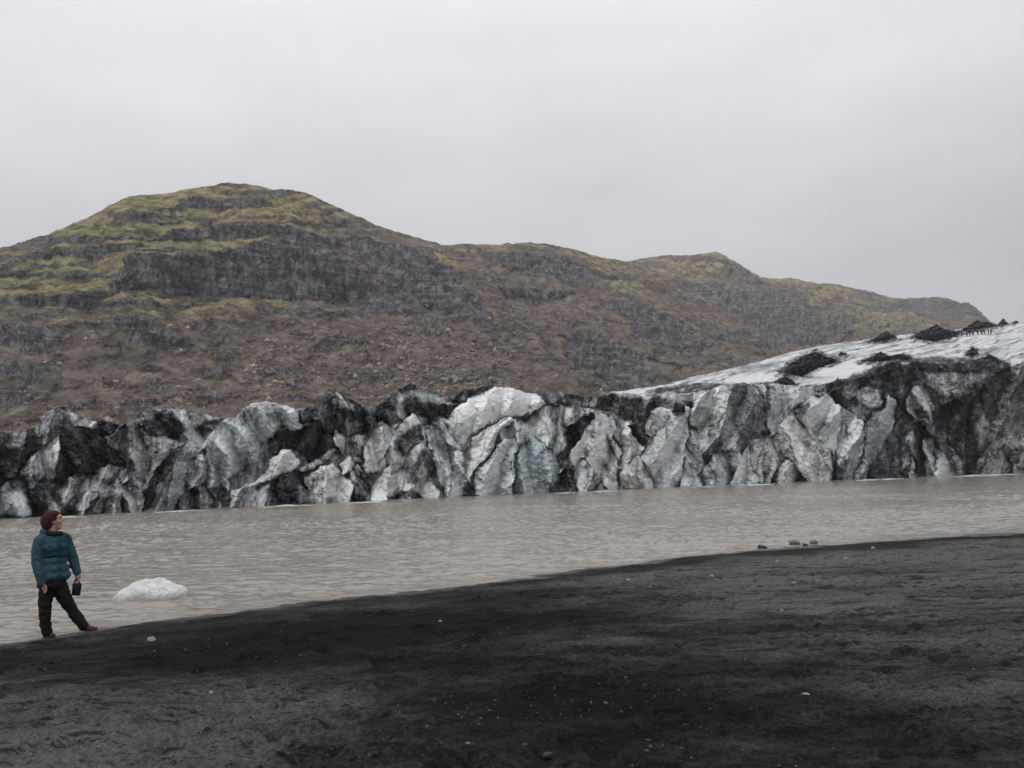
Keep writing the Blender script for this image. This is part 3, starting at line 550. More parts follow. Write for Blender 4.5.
PAINT = [  # ash and clean patches, plus cave and shadow darkness painted in as ash
 ([(45, 413), (58, 407), (66, 416), (64, 427), (50, 426), (42, 424)], .5, 0), ([(75, 424), (84, 418), (97, 420), (92, 427), (82, 426)], .03, 0), ([(60, 408), (72, 412), (82, 418), (76, 421), (66, 414)], .4, 0),
 ([(40, 452), (52, 446), (56, 456), (54, 470), (40, 474), (30, 474)], .34, 0),
 ([(0, 497), (18, 488), (31, 502), (31, 516), (-60, 518), (-60, 500)], .27, .5), ([(31, 500), (36, 480), (46, 500), (47, 519), (32, 519)], .92, 0), ([(-60, 515), (48, 514), (48, 520), (-60, 522)], .85, 0),
 ([(58, 500), (75, 508), (82, 512), (72, 518), (60, 518)], .9, 0), ([(95, 470), (110, 464), (121, 468), (112, 478), (100, 478)], .32, 0), ([(46, 484), (60, 492), (64, 505), (52, 500)], .85, 0), ([(82, 478), (100, 480), (118, 492), (104, 498)], .42, 0),
 ([(143, 420), (160, 412), (174, 412), (186, 430), (178, 438), (160, 438), (145, 432)], .88, 0), ([(130, 424), (142, 414), (152, 410), (160, 412), (145, 420), (135, 430)], .5, 0), ([(176, 414), (200, 412), (222, 417), (212, 422), (205, 420), (195, 430)], .28, 0), ([(195, 430), (205, 420), (216, 419), (226, 422), (215, 432), (203, 433)], .9, 0),
 ([(146, 484), (166, 455), (181, 449), (170, 465), (160, 475), (150, 484)], .95, 0), ([(140, 492), (154, 481), (158, 505), (146, 510)], .88, 0), ([(143, 476), (158, 462), (172, 453), (160, 462), (148, 480)], .2, 0),
 ([(198, 452), (206, 440), (212, 437), (210, 446), (202, 453)], .12, 0), ([(190, 446), (200, 450), (207, 458), (205, 462), (194, 456)], .2, 0), ([(186, 460), (205, 462), (207, 490), (190, 490)], .55, 0), ([(205, 490), (220, 484), (228, 490), (228, 507), (222, 505), (220, 494), (210, 492)], .85, 0),
 ([(238, 416), (245, 410), (244, 418), (252, 421), (242, 422)], .85, 0), ([(262, 401), (275, 401), (290, 407), (298, 416), (270, 410)], .08, 0), ([(225, 425), (250, 428), (246, 450), (232, 462), (220, 462), (215, 448)], .16, .3), ([(245, 455), (258, 440), (262, 445), (258, 462), (248, 468)], .3, .45), ([(240, 460), (252, 452), (254, 466), (242, 472)], .55, 0),
 ([(335, 392), (340, 394), (348, 406), (341, 408)], .25, 0), ([(347, 402), (356, 404), (354, 410), (346, 408)], .4, 0), ([(300, 416), (320, 412), (322, 424), (306, 424)], .55, 0), ([(346, 425), (360, 420), (362, 432), (350, 436)], .55, 0), ([(256, 410), (300, 406), (300, 409), (290, 412)], .1, 0),
 ([(326, 466), (333, 462), (340, 473), (330, 475)], .05, 0), ([(322, 482), (336, 480), (339, 496), (325, 497)], .16, 0), ([(296, 486), (310, 488), (318, 500), (300, 502)], .45, 0), ([(310, 478), (324, 474), (322, 482), (314, 490)], .5, 0), ([(336, 438), (345, 436), (350, 440), (342, 442)], .2, 0),
 ([(368, 426), (378, 421), (386, 425), (374, 430)], .55, 0), ([(397, 398), (410, 390), (425, 391), (447, 399), (450, 403), (430, 402), (412, 396), (402, 402)], .32, 0), ([(384, 410), (400, 412), (405, 420), (390, 424)], .5, 0), ([(415, 404), (440, 404), (455, 406), (448, 416), (436, 420), (420, 416)], .95, 0), ([(450, 398), (470, 396), (480, 398), (465, 401)], .45, 0),
 ([(394, 440), (410, 430), (421, 425), (423, 440), (415, 446), (408, 448), (398, 452), (392, 450)], .72, 0), ([(410, 424), (421, 424), (422, 440), (412, 436)], .85, 0),
 ([(409, 482), (416, 456), (425, 447), (433, 460), (440, 482), (446, 496), (436, 490), (428, 470), (421, 460), (418, 482), (412, 484)], .82, 0), ([(386, 497), (410, 489), (425, 495), (424, 500), (388, 500)], .8, 0), ([(376, 480), (400, 472), (402, 482), (380, 484)], .18, 0), ([(404, 470), (412, 458), (414, 482), (406, 484)], .55, 0), ([(420, 470), (426, 480), (424, 490), (416, 486)], .42, 0),
 ([(460, 500), (462, 485), (468, 480), (476, 490), (477, 500)], .95, 0), ([(486, 472), (519, 472), (519, 496), (484, 496)], .2, .5), ([(478, 462), (490, 458), (498, 446), (501, 450), (488, 464)], .5, 0), ([(496, 425), (508, 424), (504, 434), (498, 438)], .3, .3),
 ([(470, 402), (490, 393), (530, 395), (540, 402), (510, 412), (490, 418)], .04, 0), ([(445, 425), (470, 415), (480, 425), (465, 440), (455, 440)], .24, .1), ([(523, 418), (530, 414), (530, 419), (524, 423), (514, 418)], .9, 0),
 ([(562, 407), (564, 406), (567, 428), (570, 449), (566, 448), (562, 428)], .85, 0), ([(520, 425), (550, 418), (556, 430), (530, 436)], .2, 0), ([(516, 470), (522, 450), (536, 444), (540, 470), (530, 490), (515, 492)], .25, .7), ([(548, 496), (551, 482), (561, 479), (561, 498)], .95, 0), ([(534, 455), (542, 448), (548, 480), (536, 490)], .55, .5), ([(553, 455), (566, 450), (572, 458), (564, 470), (556, 466)], .7, 0),
 ([(566, 462), (580, 452), (588, 432), (591, 440), (584, 456), (572, 466)], .06, 0), ([(588, 442), (600, 438), (606, 452), (596, 450)], .08, 0), ([(583, 450), (588, 445), (588, 456), (584, 460)], .8, 0), ([(604, 440), (608, 436), (620, 458), (618, 462)], .75, 0), ([(595, 458), (600, 456), (616, 480), (612, 482)], .6, 0), ([(560, 460), (568, 456), (574, 470), (578, 490), (570, 485)], .82, 0),
 ([(612, 392), (640, 391), (657, 396), (642, 399), (625, 396)], .12, 0), ([(655, 392), (692, 392), (702, 395), (690, 404), (675, 402), (662, 398)], .16, 0), ([(545, 394), (560, 392), (566, 400), (552, 404)], .45, .2), ([(560, 400), (600, 402), (596, 408), (572, 405)], .55, 0),
 ([(700, 392), (722, 385), (728, 398), (715, 410), (700, 408)], .22, 0), ([(690, 412), (705, 405), (712, 420), (704, 430), (695, 428)], .48, 0), ([(724, 384), (750, 383), (760, 396), (764, 420), (762, 435), (750, 440), (742, 452), (738, 445), (732, 420), (736, 400)], .66, .1), ([(720, 440), (732, 450), (730, 472), (726, 470)], .6, 0), ([(681, 468), (685, 440), (688, 412), (689, 412), (688, 440), (684, 466)], .3, .7), ([(727, 458), (733, 466), (734, 482), (729, 482)], .8, 0),
 ([(642, 468), (654, 474), (656, 480), (644, 478)], .6, 0), ([(700, 478), (715, 470), (722, 476), (704, 484)], .6, .2), ([(712, 482), (728, 478), (728, 487), (712, 487)], .3, .9), ([(760, 400), (763, 398), (768, 420), (765, 436), (762, 436)], .75, 0), ([(756, 384), (768, 384), (766, 400), (764, 398)], .15, .35),
 ([(792, 411), (797, 410), (806, 426), (820, 442), (830, 454), (826, 456), (812, 440), (800, 425)], .66, 0), ([(800, 436), (815, 440), (820, 450), (805, 450)], .42, 0), ([(829, 496), (832, 466), (838, 458), (843, 470), (841, 496)], .92, .1), ([(768, 408), (790, 400), (800, 405), (790, 412), (776, 424)], .45, .4), ([(788, 388), (800, 386), (806, 392), (794, 404)], .15, .1), ([(775, 465), (782, 458), (778, 480), (772, 490)], .65, 0), ([(802, 458), (806, 452), (804, 466), (812, 482), (806, 482)], .5, 0), ([(815, 450), (822, 462), (826, 478), (820, 478)], .55, 0),
 ([(855, 392), (868, 386), (880, 392), (884, 402), (872, 408), (860, 402)], .3, 0), ([(925, 375), (945, 370), (965, 374), (988, 374), (975, 386), (960, 394), (940, 395), (930, 386)], .5, 0), ([(900, 362), (910, 358), (910, 364), (902, 366)], .2, 0), ([(838, 410), (860, 404), (872, 412), (862, 420), (846, 418)], .5, .1), ([(834, 388), (850, 384), (860, 390), (848, 400), (838, 396)], .62, 0),
 ([(975, 430), (982, 412), (990, 424), (986, 445), (976, 450)], .45, .1), ([(984, 430), (996, 428), (994, 440), (986, 440)], .4, 0), ([(1000, 408), (1024, 400), (1040, 420), (1020, 430), (1006, 425)], .62, 0), ([(1002, 440), (1012, 432), (1024, 445), (1010, 450)], .45, 0), ([(966, 480), (966, 405), (972, 402), (978, 440), (974, 470)], .96, 0), ([(990, 468), (1000, 458), (1010, 466), (1000, 472)], .45, 0), ([(905, 440), (912, 430), (916, 440), (914, 452)], .35, .1), ([(900, 460), (908, 452), (908, 466), (902, 468)], .5, 0), ([(914, 460), (922, 440), (926, 470), (928, 482), (916, 482)], .95, 0),
 ([(918, 384), (924, 388), (934, 408), (932, 418), (926, 405)], .3, 0),
]
NU, NV, NB = 1640, 280, 8
u = np.linspace(-90, 1110, NU)
rim = interp(RIM, u) + 0.9 * fbm(p3(u / 4.5, 0.3, 0.7), 4, 0.6) + 0.6
wl = np.polyval(_wl, u)
wl_low = wl + 1.6 * 0 + 4.0
t = np.linspace(0, 1, NV)[:, None]
Yp = wl_low * (1 - t) + rim * t; U = np.broadcast_to(u, Yp.shape).copy()
fd = front_d(u); SCL = fd / 70.0
wu = U + 2.2 * perlin(p3(U / 13, Yp / 13, 0.5)) + 1.1 * perlin(p3(U / 4.5, Yp / 4.5, 3.5)) + 0.5 * perlin(p3(U / 1.9, Yp / 1.9, 6.5))
wy = Yp + 2.0 * perlin(p3(U / 13, Yp / 13, 8.5)) + 1.0 * perlin(p3(U / 4.5, Yp / 4.5, 11.5)) + 0.5 * perlin(p3(U / 1.9, Yp / 1.9, 14.5))
wy = np.where(t > 0.9, wy * (1 - (t - .9) * 5) + Yp * (t - .9) * 5, wy)
thm = np.zeros(U.shape); rel = np.full(U.shape, 0.0); ash = np.full(U.shape, 0.6); blue = np.zeros(U.shape); bid = np.full(U.shape, -1)
def facets(X, Y, cell, seed):
    """broken planes: every cell is a tilted plane"""
    gx_ = np.floor(X / cell).astype(int); gy_ = np.floor(Y / cell).astype(int); best = np.full(X.shape, 1e9); val = np.zeros(X.shape)
    for dx in (-1, 0, 1):
        for dy in (-1, 0, 1):
            ci, cj = gx_ + dx, gy_ + dy; h = _perm[(_perm[(ci + seed) & 255] + cj) & 255]; h2 = _perm[h + 37]; h3 = _perm[h + 91]; h4 = _perm[h + 150]
            px_ = (ci + h / 256) * cell; py_ = (cj + h2 / 256) * cell
            d = np.hypot(X - px_, (Y - py_) * 0.75); m_ = d < best
            v = ((X - px_) * (h3 / 128 - 1) + (Y - py_) * (h4 / 128 - 1)) / cell
            val = np.where(m_, v, val); best = np.minimum(best, d)
    return val
def shards(X, Y, cell):
    """long splinters of ice: tilt value, distance to the joint between splinters, a random number each"""
    gx_ = np.floor(X / cell).astype(int); gy_ = np.floor(Y / cell).astype(int); b1 = np.full(X.shape, 1e9); b2 = b1.copy(); val = np.zeros(X.shape); rnd = np.zeros(X.shape)
    for dx in (-1, 0, 1):
        for dy in (-1, 0, 1):
            ci, cj = gx_ + dx, gy_ + dy; h = _perm[_perm[ci & 255] + (cj & 255)]; h2 = _perm[h + 37]; h3 = _perm[h + 91]; h4 = _perm[h + 150]
            px_ = (ci + h / 256) * cell; py_ = (cj + h2 / 256) * cell; d = np.hypot(X - px_, Y - py_)
            v = ((X - px_) * (h3 / 128 - 1) + (Y - py_) * (h4 / 128 - 1)) / cell; m_ = d < b1
            b2 = np.where(m_, b1, np.minimum(b2, d)); val = np.where(m_, v, val); rnd = np.where(m_, h4 / 256, rnd); b1 = np.minimum(b1, d)
    return val, (b2 - b1) * 0.5, rnd
for n_, (poly, off, bul, a_, b_) in enumerate(BLOCKS):
    P = np.array(poly, float); x0, y0 = P.min(0) - 6; x1, y1 = P.max(0) + 6
    sel = (wu > x0) & (wu < x1) & (wy > y0) & (wy < y1)
    ins, d = poly_mask(poly, wu[sel], wy[sel])
    cx_, cy_ = P.mean(0); size = min(np.ptp(P[:, 0]), np.ptp(P[:, 1]), 60)
    ru = random.uniform(-1, 1); rv = random.uniform(-0.5, 0.8)
    th = random.uniform(-0.62, 0.62); cw = 4.5 + 0.13 * size
    Xl, Yl = wu[sel] - cx_, wy[sel] - cy_
    # folded fins: sharp crests and grooves running down the face
    per = min(max(0.62 * size, 11), 26)
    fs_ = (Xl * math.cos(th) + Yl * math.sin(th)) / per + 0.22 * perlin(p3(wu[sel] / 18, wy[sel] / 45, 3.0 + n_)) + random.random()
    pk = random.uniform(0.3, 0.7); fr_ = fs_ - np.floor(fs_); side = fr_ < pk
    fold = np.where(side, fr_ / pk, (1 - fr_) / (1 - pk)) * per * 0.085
    tone = (random.uniform(0.05, 0.17) * random.choice((-1, 1))) * np.where(side, 1.0, -1.0)  # facet contrast painted into the ash: one flank darker, the other paler
    ca_ = (Xl * math.cos(th) + Yl * math.sin(th)); sa_ = (-Xl * math.sin(th) + Yl * math.cos(th)) / 3.0
    sv_, ed_, hh_ = shards(ca_ + 50 * n_, sa_ + 31 * n_, cw)
    amp = 0.55 if 0.2 < a_ else 0.3
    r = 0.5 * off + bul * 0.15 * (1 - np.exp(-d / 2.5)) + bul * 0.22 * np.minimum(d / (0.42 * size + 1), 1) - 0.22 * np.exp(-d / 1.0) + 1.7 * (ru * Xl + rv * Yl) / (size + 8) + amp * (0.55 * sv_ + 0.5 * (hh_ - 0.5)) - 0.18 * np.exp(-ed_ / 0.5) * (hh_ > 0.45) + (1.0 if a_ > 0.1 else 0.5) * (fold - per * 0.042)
    av = a_ + (0.26 if 0.2 < a_ < 0.7 else 0.13) * (hh_ - 0.5) + 0.3 * np.exp(-ed_ / 0.45) * (hh_ > 0.5) + 0.16 * (random.uniform(-1, 1) * Xl + random.uniform(-1, 0.3) * Yl) / (size + 8)
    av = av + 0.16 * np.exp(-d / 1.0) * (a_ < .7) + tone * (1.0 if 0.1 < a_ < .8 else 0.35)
    ii = np.where(sel); ii = (ii[0][ins], ii[1][ins])
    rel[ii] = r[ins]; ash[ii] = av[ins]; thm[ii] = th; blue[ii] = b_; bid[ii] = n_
_m = bid < 0; _idx = np.where(~_m, np.arange(NU)[None, :], 0); _idx = np.maximum.accumulate(_idx, 1); bid = np.take_along_axis(bid, _idx, 1)
for poly, a_, b_ in PAINT:
    paint(ash, wu, wy, poly, a_, 2.2, 0.9); paint(blue, wu, wy, poly, b_, 3.5)
# ash is washed down the face: smear the cover along each block's own grain, and draw it out into streaks
ri = np.arange(NV)[:, None]; ci = np.arange(NU)[None, :]; stepv = (wl_low - rim) / (NV - 1); stepu = 1200.0 / (NU - 1)
long_n = 0.6 + 1.1 * np.abs(perlin(p3(U / 6, Yp / 14, 3.3)))
acc = np.zeros(U.shape); wsum = 0
for k_ in np.linspace(-1, 1, 13):
    t_ = k_ * 2.4 * long_n; w_ = math.exp(-(k_ / 0.6) ** 2)
    ju = np.clip(np.rint(ci + (-np.sin(thm) * t_) / stepu), 0, NU - 1).astype(int); jv = np.clip(np.rint(ri - (np.cos(thm) * t_) / stepv), 0, NV - 1).astype(int)
    acc += w_ * ash[jv, ju]; wsum += w_
ash = 0.25 * ash + 0.75 * acc / wsum
gs_ = U * np.cos(thm) + Yp * np.sin(thm); gl_ = -U * np.sin(thm) + Yp * np.cos(thm); gw = 1.5 * perlin(p3(U / 10, Yp / 10, 9.9))
grain = fbm(p3((gs_ + gw) / 2.6, gl_ / 30, 1.9), 4, 0.65) + 0.7 * fbm(p3((gs_ + 2 * gw) / 7.5, gl_ / 42, 6.9), 3, 0.6)
thin = perlin(p3((gs_ + 1.5 * gw) / 5.5, gl_ / 55, 2.6)); thin = np.exp(-(thin / 0.035) ** 2) * smooth(0.0, 0.3, perlin(p3(U / 15, Yp / 15, 16.2)))
thin2 = perlin(p3((U * 0.75 + Yp * 0.66 + 3 * gw) / 7, (Yp * 0.75 - U * 0.66) / 48, 4.6)); thin = np.maximum(thin, 0.8 * np.exp(-(thin2 / 0.03) ** 2) * smooth(0.0, 0.3, perlin(p3(U / 17, Yp / 17, 26.2))))
ash = ash + 0.28 * thin * smooth(0.75, 0.4, ash)
midw = np.clip(1 - np.abs(ash - 0.45) / 0.45, 0, 1)
ash = ash - 0.055 + (0.035 + 0.085 * midw) * grain + (0.03 + 0.10 * midw) * fbm(p3(wu / 11, wy / 11, 12.1), 5, 0.6)
H = (wl - Yp) / 800 * fd                                      # height above the lake (m)
D = fd - (rel * SCL) + np.maximum(H, 0) * 0.22
rgh = smooth(0.1, 0.6, ash); detail = 0.10 * facets(wu, wy, 8.0, 3) + (0.03 + 0.08 * rgh) * fbm(p3(U / 7, Yp / 9, 2.4), 4, 0.5, True) + (0.01 + 0.06 * rgh) * fbm(p3(U / 2.6, Yp / 2.6, 5.4), 3)
D = D - detail * SCL
V = at(U, Yp, D)
# cracks and dirty hollows
crack = fbm(p3(wu / 22, wy / 30, 4.4), 4, 0.55); crk = np.exp(-(crack / 0.018) ** 2)
crack2 = fbm(p3((wu + 0.7 * wy) / 16, (wy - 0.5 * wu) / 40, 14.4), 3, 0.5); crk = np.maximum(crk, 0.8 * np.exp(-(crack2 / 0.02) ** 2)) * smooth(-0.1, 0.25, perlin(p3(U / 18, Yp / 18, 2.2)))
ash = np.clip(np.minimum(ash, 0.88) + 0.22 * crk + (0.03 + 0.07 * rgh + 0.06 * smooth(.55, .8, ash)) * fbm(p3(U / 9, Yp / 9, 7.1), 5, 0.85), 0, 1)
V = np.array(V); 
back = np.linspace(0, 1, NB + 1)[1:, None]
dirv = V[-1:, :, :2] / np.linalg.norm(V[-1:, :, :2], axis=-1)[..., None]
bxy = V[-1:, :, :2] + dirv * (back * 10 * SCL)[..., None]
bz = V[-1:, :, 2] - (V[-1:, :, 2] * 0.4) * back ** 1.2
Vall = np.concatenate([V, np.concatenate([bxy, bz[..., None]], -1)], 0)
def ext(a): return np.concatenate([a, np.repeat(a[-1:], NB, 0)], 0)
sclA = np.broadcast_to(1.0 / SCL * 1.0, ext(ash).shape)
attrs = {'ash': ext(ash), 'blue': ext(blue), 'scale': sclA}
Fa = grid_faces(NV + NB, NU); fb = ext(bid)[:-1, :-1].ravel()
loc = np.array(glacier.location)
Vl = Vall - loc
for n_ in range(-1, len(BLOCKS)):
    f_ = Fa[fb == n_]
    if len(f_) < 8: continue
    if n_ < 0: continue
    o = subset('serac', Vl, f_, M_ICE, glacier, attrs)
    a_ = BLOCKS[n_][3]; o['label'] = 'black ash covered block of ice' if a_ > .7 else ('pale clean block of ice' if a_ < .2 else 'dirty grey block of ice')

# upper ice field
FIELD_SKY = [(-90, 452), (560, 402), (600, 396), (612, 392), (625, 391), (660, 385), (700, 375), (745, 366), (790, 352), (830, 344), (870, 339), (910, 334), (950, 330), (1000, 324), (1024, 322), (1110, 311)]
FIELD_D = [(-90, 250), (300, 265), (520, 200), (612, 128), (700, 155), (800, 205), (900, 265), (1024, 330), (1110, 370)]
MOUNDS = [
 [(782, 373), (790, 363), (800, 358), (808, 354), (815, 351.5), (823, 355), (830, 357.5), (838, 360), (832, 364), (818, 368), (805, 375), (797, 378), (790, 377)],
 [(768, 387), (776, 381), (785, 375.5), (792, 380), (799, 386), (790, 389), (775, 389)], [(837.5, 354.5), (842, 351.5), (847, 354.5), (842, 356)],
 [(860, 361), (868, 358), (874, 356), (881, 351.5), (887, 355), (894, 359), (900, 355), (904, 353.5), (913, 359), (905, 362), (880, 362)],
 [(912, 336), (922, 331), (930, 327.5), (937, 324), (943, 328), (950, 330.5), (960, 331.5), (957, 336), (948, 339), (930, 342.5), (921, 340)],
 [(960, 331), (968, 326), (978, 319.8), (984, 323), (988, 321.5), (995, 325), (1003, 326), (985, 328), (972, 331.5)],
 [(998, 324.5), (1001, 321), (1003.5, 318), (1006, 321), (1009, 324), (1004, 325.5)],
 [(965, 354.5), (969, 350), (973, 346.5), (976, 349.5), (979, 353.5), (974, 357)], [(866, 342), (876, 337), (887, 330.5), (893, 335), (898, 338), (885, 341)],
 [(1011, 323), (1015, 320.5), (1019, 322), (1015, 324)], [(834, 384), (838, 377), (842, 384), (838, 387)], [(980, 363), (988, 353.5), (998, 358), (1008, 365), (995, 369)],
]
fu = np.linspace(-90, 1110, 900); ft = np.linspace(0, 1, 170)[:, None]
fy0 = interp(RIM, fu) + 9; fy1 = interp(FIELD_SKY, fu); fy1 = np.where(fu < 605, np.minimum(interp(RIM, fu) + 6, 999), fy1) + 0.5 * fbm(p3(fu / 9, 0.4, 4.4), 4)
FY = fy0 * (1 - ft) + fy1 * ft; FU = np.broadcast_to(fu, FY.shape).copy()
f0 = front_d(fu) * 1.02 + 4
def field_dist(uq, yq):
    a = np.interp(uq, fu, fy0); b = np.interp(uq, fu, fy1); tt = np.clip((yq - a) / (b - a), 0, 1)
    return (front_d(uq) * 1.02 + 4) * (1 - tt) + interp(FIELD_D, uq) * tt
FD = f0 * (1 - ft) + interp(FIELD_D, fu) * ft
FV = np.array(at(FU, FY, FD))
fade_e = smooth(1.0, .9, ft) * 0.8 + 0.2
q = p3(FV[..., 0], FV[..., 1], 0.0)
FV[..., 2] += fade_e * (0.6 * fbm(q / 26, 4, 0.5) + 0.3 * fbm(q / 8 + 3, 3, 0.5, True) - 0.15)
fa = 0.25 + 0.0 * FU
fa += 0.2 * smooth(0.05, 0.4, fbm(p3(FU / 48, (FY + 0.19 * FU) / 2.6, 0.9), 4, 0.58)) + 0.07 * fbm(p3(FU / 9, FY / 3, 3.9), 4, .6) + 0.16 * smooth(.1, .3, fbm(p3(FU / 20, (FY + .26 * FU) / 1.5, 8.2), 3))
for poly, v in (([(645, 391), (680, 384), (700, 383), (745, 383), (752, 386), (700, 390), (660, 392)], .85), ([(600, 399), (640, 393), (650, 394), (640, 400)], .7), ([(735, 368), (775, 362), (778, 366), (740, 373)], .55),
                ([(755, 380), (775, 377), (800, 384), (830, 384), (880, 362), (930, 357), (1010, 360), (1010, 372), (820, 400), (755, 392)], .88), ([(860, 358), (880, 356), (915, 357), (915, 361), (870, 362)], .75), ([(700, 372), (720, 369), (722, 371), (700, 375)], .8),
                ([(720, 383), (730, 377), (765, 372), (780, 375), (770, 381), (740, 384)], .2), ([(800, 383), (830, 365), (870, 357), (885, 358), (870, 368), (835, 380)], .2)):
    paint(fa, FU + 3 * perlin(p3(FU / 6, FY / 3, 1.0)), FY + 1.5 * perlin(p3(FU / 5, FY / 2, 5.0)), poly, v, 2.0, 0.85)
for poly in MOUNDS:
    Pm = np.array(poly, float); cm = np.array([Pm[:, 0].mean(), Pm[:, 1].max() - 2.0])
    paint(fa, FU + 4 * perlin(p3(FU / 4, FY / 2, 21.0)), FY + 2.2 * perlin(p3(FU / 4, FY / 2, 25.0)), (Pm - cm) * np.array([1.22, 1.15]) + cm + np.array([0, 1.0]), .8, 1.8, 0.9)
fa += (0.05 + 0.25 * smooth(.4, .8, fa)) * fbm(p3(FU / 8, (FY + .2 * FU) / 2.0, 8.8), 4, 0.7); fa = np.minimum(fa, 0.9)
nb = 8; tb = np.linspace(0, 1, nb + 1)[1:, None]
dirv = FV[-1:, :, :2] / np.linalg.norm(FV[-1:, :, :2], axis=-1)[..., None]
bxy = FV[-1:, :, :2] + dirv * (tb * 120)[..., None]; bz = FV[-1:, :, 2] * (1 - 0.55 * tb ** 1.5) - 6 * tb
FVa = np.concatenate([FV, np.concatenate([bxy, bz[..., None]], -1)], 0); faa = np.concatenate([fa, np.repeat(fa[-1:], nb, 0)], 0)
mesh_raw('ice_field', FVa - loc, grid_faces(170 + nb, 900), M_ICE, glacier, {'ash': np.clip(faa, 0, 1), 'blue': np.zeros(faa.shape), 'scale': np.full(faa.shape, 1.3)})

# black ash cones standing on the ice
for poly in MOUNDS:
    P = np.array(poly, float); apex = P[np.argmin(P[:, 1])]
    cxy = np.array([apex[0] * .5 + P[:, 0].mean() * .5, P[:, 1].max() * .5 + P[:, 1].min() * .5])
    nk, nr = 72, 14
    Pc = np.concatenate([P, P[:1]]); seg = np.concatenate([[0], np.cumsum(np.hypot(*np.diff(Pc, axis=0).T))])
    ss = np.linspace(0, seg[-1], nk + 1)[:-1]
    ox = np.interp(ss, seg, Pc[:, 0]); oy = np.interp(ss, seg, Pc[:, 1])
    ox, oy = ox + 0.9 * fbm(p3(ox / 2.5, oy / 2.5, 1.0), 4, 0.6), oy + 0.9 * fbm(p3(ox / 2.5, oy / 2.5, 5.0), 4, 0.6)
    db = float(field_dist(np.array(cxy[0]), np.array(P[:, 1].max() - 1)))
    dd = db if P[:, 1].max() > 345 else db
    hw = np.ptp(P[:, 0]) * dd / 800
    vs_ = []
    for sgn in (1, -1):
        for q in range(nr + 1):
            fr = q / nr
            rx = cxy[0] + (ox - cxy[0]) * fr; ry = cxy[1] + (oy - cxy[1]) * fr
            low = np.clip((ry - P[:, 1].min()) / np.ptp(P[:, 1]), 0, 1)
            th = 0.22 * hw * (1 - fr) * (0.3 + 0.7 * low) + (0.07 * hw * fbm(p3(rx / 3.5, ry / 3.5, sgn * 3.0), 4, 0.6) * (fr < 1))
            vs_.append(at(rx, ry, dd - sgn * th))
    Vm = np.array(vs_).reshape(2, nr + 1, nk, 3)
    idx = np.arange(2 * (nr + 1) * nk).reshape(2, nr + 1, nk); fs = []
    for sg in (0, 1):
        a_ = idx[sg]; n2 = np.roll(a_, -1, 1)
        f_ = np.stack([a_[:-1], n2[:-1], n2[1:], a_[1:]], -1).reshape(-1, 4); fs.append(f_ if sg == 1 else f_[:, ::-1])
    mesh_raw('ash_cone', Vm.reshape(-1, 3) - loc, np.concatenate(fs), M_ASH, glacier)

# ------------------------------------------------------------------ small rocks helper
def rock_mesh(seed, sub=2, rough=0.35, flat=0.65):
    bm = bmesh.new(); bmesh.ops.create_icosphere(bm, subdivisions=sub, radius=1.0)
    co = np.array([v.co[:] for v in bm.verts]); n = fbm(co * 1.1 + seed * 3.7, 3, 0.55)
    cutn = np.minimum(co @ np.array([.5, -.6, .6]), 0.75) / 0.75 * 0
    co = co * (1 + rough * n)[:, None]; co[:, 2] *= flat
    for d in RNG.normal(size=(5, 3)):
        d /= np.linalg.norm(d); h = co @ d; over = np.maximum(h - 0.72, 0); co -= np.outer(over * 0.85, d)
    Fc = np.array([[v.index for v in f.verts] for f in bm.faces]); bm.free(); return co, Fc

# boulders fallen on the scree
rocks = [rock_mesh(i, 1, 0.5, 0.8) for i in range(10)]
vs_, fs_, off = [], [], 0
cnt = 0
while cnt < 3000:
    px = RNG.uniform(20, 610); py = 300 + 125 * RNG.uniform() ** 0.75
    j = np.searchsorted(uA, px); col = YA[:, min(j, len(uA) - 1)]
    i = np.searchsorted(-col, -py)
    if i <= 2 or i >= len(col) - 12: continue
    dens = 0.18 + 0.82 * math.exp(-((px - 420) / 170) ** 2) * (1 if py > 325 else .2)
    if perlin(p3(px / 40, py / 20, 3.0)) < 0.25 - 0.6 * dens or RNG.uniform() > dens: continue
    p = VA[i, j]; sz = 0.22 + 0.32 * RNG.exponential()
    if sz > 1.7: continue
    co, fc = rocks[RNG.integers(10)]; a = RNG.uniform(0, 6.28); ca, sa = math.cos(a), math.sin(a)
    co = co @ np.array([[ca, sa, 0], [-sa, ca, 0], [0, 0, 1]]) * sz + p + np.array([0, 0, 0.15 * sz])
    vs_.append(co); fs_.append(fc + off); off += len(co); cnt += 1
bm_ = Mat('scree_boulder'); bn = bm_.noise(0.12, 4, 0.6)
M_BOULD = bm_.done(bm_.ramp(bn, [(0.38, (0.09, 0.077, 0.068)), (0.5, (0.20, 0.165, 0.143)), (0.6, (0.33, 0.262, 0.225))]), 0.95, bm_.bump(bm_.noise(3, 5), 0.15), 0.15)
tag(mesh_raw('boulders', np.concatenate(vs_), np.concatenate(fs_), M_BOULD, None, None, False), kind='stuff')

